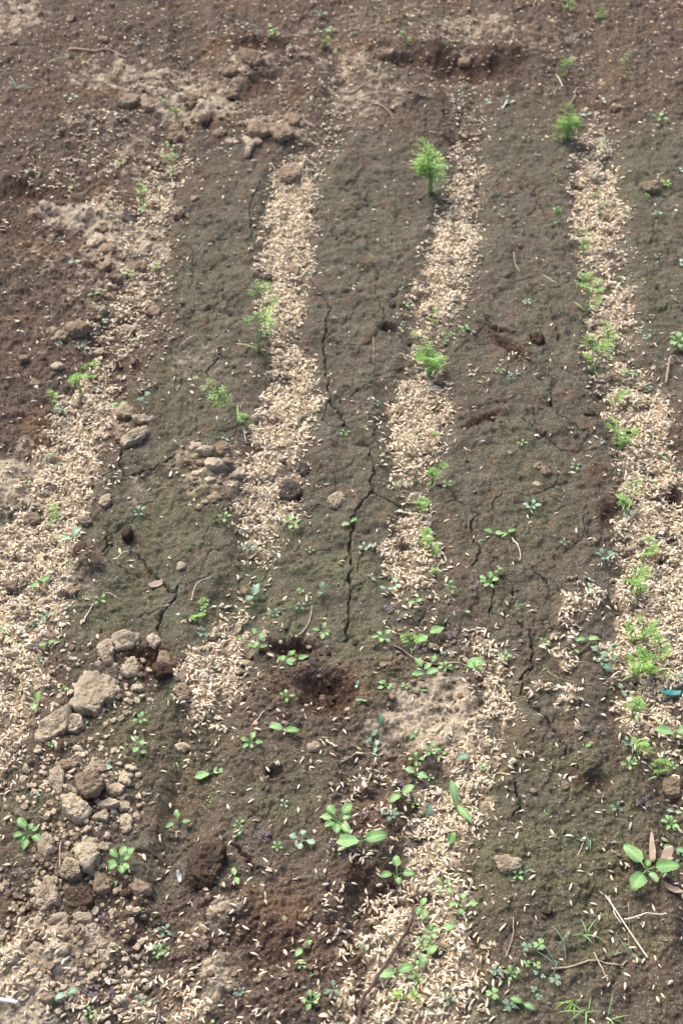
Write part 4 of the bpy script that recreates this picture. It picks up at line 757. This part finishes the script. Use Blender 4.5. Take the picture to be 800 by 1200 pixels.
# weeds
W = [(84,118,11,'cross','pale',4,80),(161,54,6,'cross','pale'),(247,41,5,'two','pale'),(223,61,5,'two','pale'),(338,54,6,'ros','pale',5),(376,17,11,'ros','blue',6),(387,33,10,'ros','weed',5),(371,33,6,'two','yellow'),(247,38,0),(212,118,5,'two','pale'),(452,35,5,'cross','blue'),
 (414,40,5,'two','blue'),(440,7,6,'two','yellow'),(737,5,11,'cross','pale'),(770,145,15,'ros','weed',4),(779,216,10,'ros','yellow',6),(757,231,6,'ros','weed',5),(768,255,10,'ros','pale',5),(790,250,10,'grass','weed',5),(687,134,7,'two','pale'),(597,122,8,'two','pale',None,30),(571,122,7,'two','pale'),
 (666,196,5,'two','pale'),(721,236,5,'two','pale'),(699,204,6,'two','pale'),(500,120,7,'ros','blue',5),(545,100,6,'cross','blue'),(572,95,7,'ros','pale',6),(540,108,5,'two','pale'),(560,195,3,'two','weed'),(563,240,4,'two','weed'),(528,262,5,'two','weed'),(506,155,4,'two','weed'),(630,115,8,'grass','pale',3),(585,230,8,'grass','weed',3),
 (592,200,9,'grass','weed',2),(706,120,7,'two','pale'),(755,60,8,'grass','weed',4),(790,62,9,'grass','weed',4),(630,180,4,'two','pale'),(790,100,0),(792,170,7,'grass','weed',4),(797,200,6,'two','pale'),(770,305,7,'cross','blue'),(797,308,8,'two','pale'),(788,352,7,'two','blue',None,100),(793,408,20,'ros','weed',6),
 (757,402,8,'ros','pale',4),(797,440,0),(735,440,10,'two','weed',None,160),(731,463,8,'two','weed'),(757,453,7,'cross','blue'),(775,534,8,'two','weed'),(758,555,7,'cross','pale'),(768,571,7,'ros','weed',4),(787,551,5,'two','pale'),(763,510,4,'two','blue'),(728,395,5,'two','weed'),(748,391,5,'two','weed'),(650,420,0),
 (20,108,24,'grass','pale',5),(60,75,20,'grass','weed',5),(75,66,18,'grass','pale',5),(95,68,20,'grass','pale',5),(170,8,10,'grass','weed',3),(80,3,6,'grass','weed',3),(108,143,0),(47,213,5,'two','weed'),(141,197,6,'cross','weed'),(134,248,5,'two','pale'),(197,166,7,'two','weed'),(190,121,7,'two','weed'),(92,227,3,'two','weed'),
 (214,117,6,'two','weed'),(225,175,5,'cross','weed'),(292,204,4,'cross','pale'),(266,180,4,'two','yellow'),(355,57,9,'grass','weed',3),(342,292,3,'two','weed'),(382,160,5,'ros','blue',5),(395,175,5,'cross','blue'),(386,166,0),(150,321,9,'two','weed',None,170),(144,318,0),(183,311,7,'ros','yellow',5),(111,349,8,'two','weed',None,20),
 (158,396,6,'two','weed'),(122,377,5,'two','pale'),(69,403,6,'cross','pale'),(94,408,7,'ros','blue',4),(84,415,8,'grass','weed',3),(140,474,10,'two','weed',None,10),(169,486,17,'sprig','blue',5,60),(72,482,8,'cross','pale'),(198,386,4,'two','weed'),(189,310,0),(88,309,8,'two','pale',None,20),(58,536,6,'ros','weed',4),(69,541,6,'cross','weed'),
 (33,565,5,'two','weed'),(63,599,11,'ros','yellow',7),(366,321,6,'two','pale',None,45),(386,443,5,'two','pale',None,60),(264,517,6,'two','pale'),(367,343,0),(404,511,8,'cross','weed'),(442,474,6,'cross','weed'),(475,358,7,'two','weed'),(435,304,5,'cross','weed'),(470,386,6,'two','weed'),(528,393,7,'ros','weed',5),(540,396,10,'sprig','weed',5,20),
 (551,391,8,'two','blue'),(504,458,6,'cross','blue'),(486,516,5,'two','weed'),(583,441,7,'cross','weed'),(596,449,9,'ros','blue',5),(616,359,8,'ros','pale',5),(611,524,8,'cross','weed'),(674,549,9,'ros','weed',5),(622,596,14,'ros','pale',5),(523,572,9,'cross','weed'),(471,568,9,'ros','blue',4),(473,577,0),(470,340,5,'two','pale'),
 (461,585,0),(455,20,0),(550,275,4,'two','weed'),(541,362,4,'two','weed'),(720,225,0),
 (60,612,9,'two','weed',None,30),(85,632,17,'two','pale',None,65,.7),(47,682,14,'two','weed',None,40),(81,661,7,'cross','weed'),(79,709,6,'two','pale'),(6,741,8,'ros','weed',4),(54,722,11,'ros','blue',4),(40,728,8,'ros','blue',4),(55,752,11,'two','weed',None,30),(40,757,14,'ros','purple',7),(46,770,9,'ros','blue',4),(117,700,11,'cross','weed'),
 (163,602,13,'ros','blue',5),(154,646,10,'tri','purple',3),(42,821,15,'two','weed',None,70,.6),(73,806,9,'ros','weed',4),(165,842,12,'ros','weed',5),(163,888,18,'sprig','weed',6,80),(62,878,7,'ros','weed',5),(100,846,6,'two','weed'),(163,797,5,'two','weed'),(150,743,6,'two','weed'),
 (263,608,11,'ros','weed',4),(342,614,17,'ros','weed',5),(346,620,0),(292,641,12,'ros','blue',5),(363,641,7,'cross','weed'),(296,692,17,'two','pale',None,60,.8),(376,693,13,'two','blue',None,75,.8),(352,707,9,'cross','blue'),(352,690,6,'ros','weed',5),(378,739,16,'ros','weed',5),(320,714,11,'ros','blue',6),(205,713,6,'one','pale'),(237,737,12,'ros','blue',5),
 (282,745,6,'cross','yellow'),(237,712,7,'cross','weed'),(302,768,21,'sprig','weed',6,80),(334,790,20,'sprig','weed',5,50),(348,774,14,'two','weed',None,20),(336,823,13,'ros','weed',4),(294,874,16,'ros','weed',7),(333,863,18,'two','weed',None,-20,.35),(247,899,20,'two','weed',None,25,.3),(205,886,20,'grass','weed',4),(317,852,15,'grass','weed',3),
 (278,980,7,'two','weed'),(333,943,8,'cross','pale'),(208,957,20,'ros','weed',3,100),(36,987,26,'ros','weed',7),(143,1020,25,'ros','weed',8),(132,1044,9,'one','weed',None,60),(100,996,11,'cross','blue'),(119,904,14,'two','pale',None,10),(45,938,9,'sprig','pale',4),(40,930,4,'two','pale'),(396,970,29,'ros','weed',7),(354,990,19,'cross','pale',4),
 (325,995,9,'ros','weed',5),(276,1034,12,'two','weed',None,-70),(257,943,8,'tri','purple',2),(280,965,9,'cross','weed'),(245,929,6,'cross','weed'),(310,983,16,'tri','purple',5),(302,972,7,'tri','purple',2),(387,998,10,'tri','purple',3),(395,908,9,'tri','purple',3),(192,1086,13,'ros','blue',4),(190,1045,16,'grass','blue',3),(194,1034,0),(185,1115,12,'ros','weed',5),
 (194,1112,8,'tri','weed',2),(186,1106,5,'one','pale'),(165,1068,6,'cross','weed'),(136,1112,6,'cross','weed'),(80,1172,14,'two','pale',None,20),(107,1191,10,'cross','weed'),(108,1164,15,'tri','purple',5),(131,1166,12,'tri','purple',4),(122,1081,13,'ros','purple',4),(165,1118,10,'tri','purple',3),(165,1172,10,'ros','blue',5),(173,1130,9,'tri','purple',3),(188,1190,14,'ros','purple',5),
 (355,1114,14,'two','weed',None,40),(353,1136,9,'ros','weed',4),(365,1179,17,'ros','weed',5),(390,1163,15,'cross','blue',3),(287,1109,8,'tri','purple',2),(234,1110,9,'tri','purple',2),(282,1166,10,'ros','blue',6),(251,1197,6,'one','weed'),(364,1147,9,'grass','weed',2),(364,1195,11,'tri','purple',2),
 (424,998,30,'two','weed',None,12,.3),(465,1024,27,'ros','weed',4,95),(405,987,10,'ros','weed',4),(487,913,15,'two','weed',None,-20),(470,938,19,'two','weed',None,35),(484,943,9,'cross','yellow'),(458,962,14,'ros','blue',6),(425,960,12,'tri','purple',3),(502,957,15,'one','blue',None,85,.9),(525,992,14,'one','weed',None,50,.9),(519,1045,16,'cross','weed',4,45),
 (541,1067,20,'cross','weed',4,85),(470,925,10,'tri','purple',3),(412,1075,16,'grass','weed',2),(426,1116,15,'grass','weed',3),(492,1068,13,'two','weed',None,60),(495,1085,13,'one','weed',None,80),(502,1100,15,'ros','weed',6),(515,1097,15,'one','weed',None,20),(500,1124,19,'two','weed',None,55),(493,1112,13,'ros','weed',5),(464,1144,22,'two','weed',None,20),(485,1130,14,'sprig','weed',4),
 (488,1152,12,'ros','weed',5),(464,1172,15,'sprig','yellow',5),(489,1175,15,'sprig','yellow',6),(526,1176,11,'ros','blue',4),(403,1190,8,'tri','purple',2),(403,1095,10,'tri','purple',3),(503,912,7,'cross','weed'),
 (578,1147,13,'tri','blue',1),(577,1171,15,'tri','weed',1),(594,1183,16,'tri','blue',1),(598,1150,14,'ros','weed',5),(614,1119,12,'tri','blue',1),(630,1117,14,'tri','weed',1),(622,1134,15,'tri','weed',2),(648,1156,14,'tri','blue',1),(611,1182,15,'two','weed',None,-20),(590,1148,0),(624,1173,13,'tri','blue',2),(632,1147,9,'tri','pale',2),
 (755,1028,42,'toothed','weed',5),(786,965,15,'ros','weed',7),(790,950,9,'two','pale'),(790,993,15,'two','weed',None,-10),(797,1003,12,'ros','blue',4),(721,952,11,'ros','blue',4),(735,905,12,'ros','weed',4),(753,945,15,'tri','purple',4),(657,1024,9,'tri','purple',3),(604,1034,12,'ros','weed',4),(611,1028,14,'grass','pale',2),
 (690,990,18,'grass','blue',4),(605,975,10,'grass','weed',3),(637,960,12,'grass','weed',2),(685,1098,28,'grass','weed',6),(660,1108,26,'grass','blue',4),(650,1132,24,'grass','blue',4),(735,1120,20,'grass','blue',5),(740,1138,18,'grass','blue',3),(670,1178,27,'grass','yellow',6),(685,1190,34,'grass','weed',6),(712,1195,28,'grass','weed',5),(707,1078,12,'grass','weed',2),(720,1160,12,'grass','weed',3),(600,1145,12,'grass','yellow',3),
 (637,757,9,'ros','weed',4),(686,755,14,'two','weed',None,10),(672,765,8,'two','weed'),(700,770,12,'two','blue',None,140),(703,782,12,'ros','blue',5),(715,775,10,'two','blue'),(718,792,14,'one','blue',None,150),(728,808,11,'two','blue'),(641,784,11,'grass','weed',3),(605,712,15,'grass','weed',3),(690,692,8,'two','pale'),
 (708,656,16,'ros','blue',6),(720,625,9,'cross','blue'),(735,604,12,'ros','blue',6),(661,636,8,'cross','blue'),(683,883,8,'one','weed',None,30),(700,868,11,'tri','purple',4),(733,878,10,'ros','blue',5),(740,896,8,'ros','weed',4),(789,866,26,'two','weed',None,10,.6),(797,880,12,'one','weed',None,-40),(760,812,16,'grass','weed',2,90),(766,772,18,'grass','weed',2,85),(788,900,8,'ros','weed',4),(745,893,0),(720,758,6,'two','pale'),(795,800,9,'ros','pale',4),(778,798,9,'ros','weed',4),
 (650,650,0),(410,613,11,'two','weed',None,40),(428,640,10,'cross','pale'),(572,688,17,'ros','weed',7),(582,677,10,'sprig','weed',5),(578,626,12,'two','weed',None,-10),(594,625,11,'two','weed',None,50),(560,634,11,'grass','weed',4),(552,690,13,'tri','purple',4),(544,716,6,'one','weed'),(530,697,13,'sprig','weed',5),(487,702,10,'two','weed',None,20),(453,690,9,'two','pale',None,-20),
 (464,681,9,'two','pale'),(502,742,21,'two','weed',None,35,.3),(495,746,9,'one','yellow'),(449,753,17,'ros','weed',5),(505,776,13,'two','weed',None,60),(495,779,12,'one','weed',None,120),(498,795,17,'two','weed',None,10),(522,783,11,'ros','weed',6),(543,785,21,'one','weed',None,20,.3),(558,788,12,'ros','weed',4),(590,773,12,'ros','weed',5),(525,759,9,'two','blue'),(530,740,12,'tri','purple',4),
 (492,760,12,'tri','purple',3),(455,710,12,'tri','purple',4),(476,808,9,'ros','weed',5),(453,809,14,'ros','weed',6),(492,812,9,'two','weed'),(446,858,12,'one','blue',None,100,.9),(435,870,12,'two','blue',None,60),(423,829,7,'two','weed'),(484,862,8,'two','weed'),(504,886,15,'ros','weed',5),(487,895,13,'cross','weed'),(532,895,15,'one','blue',None,10),(518,884,9,'two','weed'),(440,880,10,'two','pale'),(418,805,6,'two','pale'),
 (430,775,7,'tri','purple',2),(540,722,0),(435,677,7,'two','blue'),(555,660,0),(565,905,9,'ros','weed',4)]
for t in W:
    if len(t) < 4: continue
    px, py, r, k, m = t[:5]; n = t[5] if len(t) > 5 else None; ang = t[6] if len(t) > 6 else None; up = t[7] if len(t) > 7 else .35
    weed(px, py, r*.9, k, m, n, ang, up=up)
# the long narrow-leaved weed
x, y, z = at(534, 948); root = empty('weed_seedling', (x, y, z)); k1 = mpp(945)
b = MB(); b.tube([(0, 0, -.002), (0, 0, .004), (0, .001, .007)], .0009, .0008, 5); b.build('stem', M['wstem'], root)
b = MB(); blade(b, (0, 0, .006), R(103), 31*k1, 11*k1, 'oval', .9, .7, 12); b.build('leaf', M['weed'], root)
b = MB(); blade(b, (0, 0, .006), R(-58), 34*k1, 9*k1, 'lance', .3, .5, 12); b.build('leaf', M['weed'], root)
tag(root, 'weed with two long narrow green leaves on the near third husk row', 'weed', 'weed seedlings on the plot')
# ------------------------------------------------------------------ twigs, stalks, litter
def catmull(P, n=6):
    out = []; P = [P[0]]+P+[P[-1]]
    for i in range(1, len(P)-2):
        for k in range(n):
            t = k/n; p0, p1, p2, p3 = P[i-1:i+3]
            out.append((p1*2+(p2-p0)*t+(p0*2-p1*5+p2*4-p3)*t*t+(p1*3-p0-p2*3+p3)*t**3)*.5)
    out.append(P[-2]); return out
def stick(name, pts, r0, r1, mat, lb, lift=0., cat='twig', arch=0., wob=.0006, rigid=False):
    x0, y0, z0 = at(*pts[0]); root = None; P = []
    for (px, py) in pts: x, y, _ = at(px, py); P.append(Vector((x, y, 0)))
    P = catmull(P, 7); Q = []
    for i, p in enumerate(P):
        t = i/(len(P)-1); hz_ = float(HG(p.x, p.y))+.0052*float(masks(np.array([p.x]), np.array([p.y]))['husk'][0])
        Q.append((p.x+random.gauss(0, wob*.4)-x0, p.y+random.gauss(0, wob*.4)-y0, hz_))
    zs = np.array([q[2] for q in Q]); k = np.ones(5)/5; zz = np.convolve(np.pad(zs, 2, 'edge'), k, 'valid'); zz = np.maximum(zz, zs-.0005)
    if rigid: zz = np.linspace(zz[0], zz[-1], len(zz)); zz = zz+max(0, float(np.max(zs-zz)))
    Q = [(q[0], q[1], zz[i]-z0+r0*1.1+lift+arch*math.sin(math.pi*i/(len(Q)-1))) for i, q in enumerate(Q)]
    mb = MB(); mb.tube(Q, r0, r1, 7); o = mesh_obj(name, mb.V, mb.F, M[mat]); o.location = (x0, y0, z0); USED[lb] = 1; tag(o, lb, cat); return o
stick('twig', [(483,1073),(481,1088),(466,1112),(452,1135),(438,1155),(426,1172),(422,1185),(420,1205)], .0016, .0019, 'darktwig', 'dark brown curved twig lying across the front husk spread', lift=.002)
stick('twig', [(461,759),(474,762),(490,771),(510,775),(535,775),(556,780)], .0010, .0012, 'twig', 'tan twig lying across the middle of the third row')
stick('twig', [(399,899),(415,892),(434,886),(453,877)], .0008, .0006, 'twig', 'thin tan stalk on the dark soil left of the near third husk row', cat='stalk')
stick('dry_stalk', [(708,1053),(718,1068),(732,1090),(745,1110),(757,1128)], .0008, .0007, 'straw', 'long straight bleached stalk on the front mossy bed', lift=0, cat='stalk', wob=0, rigid=True)
stick('dry_stalk', [(712,1053),(717,1066),(720,1078),(726,1086)], .0005, .0004, 'straw', 'thin bent stalk beside the long bleached stalk', lift=.002, cat='stalk')
stick('dry_stalk', [(730,1083),(745,1079),(755,1076),(779,1077)], .0010, .0006, 'straw', 'short curved bleached stalk crossing the long bleached stalk', lift=.003, cat='stalk')
stick('dry_stalk', [(645,1141),(665,1138),(695,1131),(708,1132),(724,1135),(733,1129)], .0011, .0007, 'twig', 'forked dry stalk lying level below the long bleached stalk', lift=.0005, cat='stalk', wob=.0003)
stick('dry_stalk', [(694,1122),(700,1135),(706,1148),(710,1158)], .0008, .0006, 'twig', 'short dry stalk crossing the forked stalk', lift=.003, cat='stalk')
stick('dry_stalk', [(735,1060),(736,1085),(735,1112)], .0004, .0003, 'twig', 'hair-thin brown stalk running down behind the long bleached stalk', cat='stalk')
stick('white_straw', [(-20,1177),(0,1179),(23,1182)], .0019, .0018, 'white', 'short white straw at the front left edge', lift=.002, cat='straw', wob=0)
stick('dry_stalk', [(98,727),(103,715),(109,704)], .0008, .0006, 'straw', 'pale stem trailing from the four-leaved seedling on the left bed', cat='stalk')
stick('dry_stalk', [(120,692),(128,691),(138,696)], .0005, .0004, 'straw', 'thin pale stem right of the four-leaved seedling on the left bed', cat='stalk')
stick('twig', [(350,743),(358,733),(363,722),(366,707)], .0010, .0006, 'twig', 'short brown stick behind the dark pit', lift=.001)
stick('twig', [(84,60),(110,63),(128,62),(140,66),(149,69)], .0022, .0014, 'twig', 'far greyish twig beside the grass tufts at the left')
stick('twig', [(398,106),(412,106),(425,104),(438,96)], .0022, .0014, 'twig', 'far pale twig left of the dark bank')
stick('twig', [(430,129),(444,129),(455,135),(461,142)], .0012, .0009, 'twig', 'small forked twig in front of the far pale twig')
stick('twig', [(600,18),(615,12),(628,10)], .0018, .0012, 'darktwig', 'dark twig at the far edge of the plot')
stick('dry_stalk', [(224,702),(228,690),(236,680),(248,675)], .0005, .0004, 'straw', 'pale looping thread behind the small carrot', arch=.006, cat='stalk')
stick('dry_stalk', [(600,630),(606,640),(610,654)], .0009, .0005, 'straw', 'pale bent stem below the leaf pair on the third bed', lift=.001, cat='stalk')
stick('dry_stalk', [(601,300),(603,312),(608,321)], .0009, .0006, 'twig', 'short grey stem at the head of the third bed', cat='stalk')
stick('dry_stalk', [(636,325),(645,330),(651,335)], .0006, .0005, 'straw', 'thin pale stem left of the spreading carrot', cat='stalk')
stick('dry_stalk', [(652,88),(655,95),(659,102)], .0013, .0008, 'straw', 'white stem at the foot of the farthest right-row carrot', cat='stalk')
stick('dry_stalk', [(668,122),(673,110),(675,100)], .0011, .0008, 'twig', 'brown arched stem at the head of the right row', cat='stalk')
stick('dry_stalk', [(588,131),(592,124),(594,119)], .0010, .0008, 'white', 'white leaning stem of a far two-leaved weed', arch=.003, cat='stalk')
stick('dry_stalk', [(437,393),(438,408),(437,425)], .0005, .0004, 'twig', 'upright hair-thin stem on the middle bed', cat='stalk')
stick('dry_stalk', [(600,1083),(600,1100),(596,1115),(591,1128)], .0006, .0006, 'twig', 'thin curved tan stem right of the front husk spread', cat='stalk')
stick('dry_stalk', [(146,1112),(152,1122),(158,1133)], .0007, .0005, 'twig', 'short tan stick on dark soil at the front left', cat='stalk')
stick('dry_stalk', [(73,995),(72,1010),(72,1025)], .0008, .0006, 'twig', 'thin reddish stem standing beside the rounded tan clod', cat='stalk')
stick('dry_stalk', [(676,1005),(682,990),(684,983)], .0004, .0003, 'straw', 'fine pale fork of dry grass on the front mossy bed', cat='stalk')
stick('dry_stalk', [(708,1003),(715,997),(727,990)], .0004, .0003, 'twig', 'fine brown stem behind the large toothed weed', cat='stalk')
stick('dry_stalk', [(138,652),(146,646),(152,646)], .0006, .0005, 'straw', 'pale stem lying left of the purple sprig on the left bed', cat='stalk')
stick('dry_stalk', [(285,505),(287,512),(288,520)], .0006, .0005, 'straw', 'fine white root hanging under the left-leaning carrot', cat='stalk')
stick('dry_stalk', [(298,846),(304,841),(310,834)], .0006, .0005, 'straw', 'fine pale stem between the round husk heap and the pit', cat='stalk')
stick('dry_stalk', [(210,402),(222,395),(230,390)], .0005, .0004, 'straw', 'fine pale stem on the left bed beside the small split', cat='stalk')
stick('dry_stalk', [(640,788),(660,800),(697,808)], .0004, .0003, 'twig', 'fine brown stem on the third bed above the small husk cluster', cat='stalk')
stick('curled_stem', [(779,452),(781,438),(783,428),(789,424),(796,428)], .0016, .0013, 'deadleaf', 'curled brown stem right of the right husk row', lift=.001, arch=.006, cat='stalk')
# flat dead pieces
def litter(name, pts, mat, lb, cat, th=.0012, curl=.004, lift=.002):
    Wp = [G(*p) for p in pts]; cx = sum(p[0] for p in Wp)/len(Wp); cy = sum(p[1] for p in Wp)/len(Wp); P = resample([(p[0]-cx, p[1]-cy) for p in Wp], 40); n = len(P); V = []; Fc = []; nr_ = 5
    sz = max(math.hypot(*p) for p in P)
    for side in (1, -1):
        for k in range(nr_):
            f = 1-k/nr_
            for (x, y) in P:
                X, Y = x*f*(1 if side > 0 else .99), y*f*(1 if side > 0 else .99); q = math.hypot(X, Y)/sz
                V.append((X, Y, lift+curl*q*q+.0012*mnoise.noise((X*180, Y*180, 1))+(th if side > 0 else 0)))
    m = nr_*n
    for s in (0, 1):
        for k in range(nr_-1):
            for i in range(n):
                j = (i+1) % n; a = (s*m+k*n+i, s*m+k*n+j, s*m+(k+1)*n+j, s*m+(k+1)*n+i); Fc.append(a if s == 0 else a[::-1])
        c = tuple(s*m+(nr_-1)*n+i for i in range(n)); Fc.append(c if s == 0 else c[::-1])
    for i in range(n): j = (i+1) % n; Fc.append((i, m+i, m+j, j))
    o = mesh_obj(name, V, Fc, M[mat]); o.location = (cx, cy, float(HG(cx, cy))); USED[lb] = 1; tag(o, lb, cat); return o
litter('wood_sliver', [(761,973),(764,985),(767,1002),(766,1014),(760,1016),(759,1000),(760,984)], 'twig', 'woody tan sliver standing behind the large toothed weed', 'wood sliver', .002, .001, .003)
litter('dead_leaf', [(775,1000),(779,996),(786,996),(789,1001),(785,1006),(789,1009),(780,1012),(778,1018),(770,1015),(773,1008)], 'deadleaf', 'crumpled beige dead leaf right of the woody sliver', 'dead leaf', .0008, .005, .002)
litter('dead_leaf', [(777,1038),(785,1039),(794,1043),(801,1049),(795,1049),(786,1047),(780,1044)], 'deadleaf', 'narrow beige dead leaf right of the large toothed weed', 'dead leaf', .0008, .004, .002)
litter('plastic_scrap', [(773,812),(785,811),(797,813),(797,817),(785,818),(774,816)], 'teal', 'teal plastic scrap lying on the right husk row', 'plastic scrap', .0006, .002, .005)
litter('plastic_scrap', [(206,1019),(209,1017),(212,1022),(212,1030),(210,1033),(208,1027)], 'silver', 'silvery film scrap left of the dark brown mound', 'plastic scrap', .0005, .005, .004)
litter('dead_leaf', [(66,1081),(0,0)] if False else [(173,682),(180,678),(190,677),(191,682),(183,684),(176,686)], 'deadleaf', 'pale dry flake on the mossy left bed', 'dead leaf', .0008, .003, .001)
print('objects', len(bpy.data.objects), 'crumb individuals', nind)
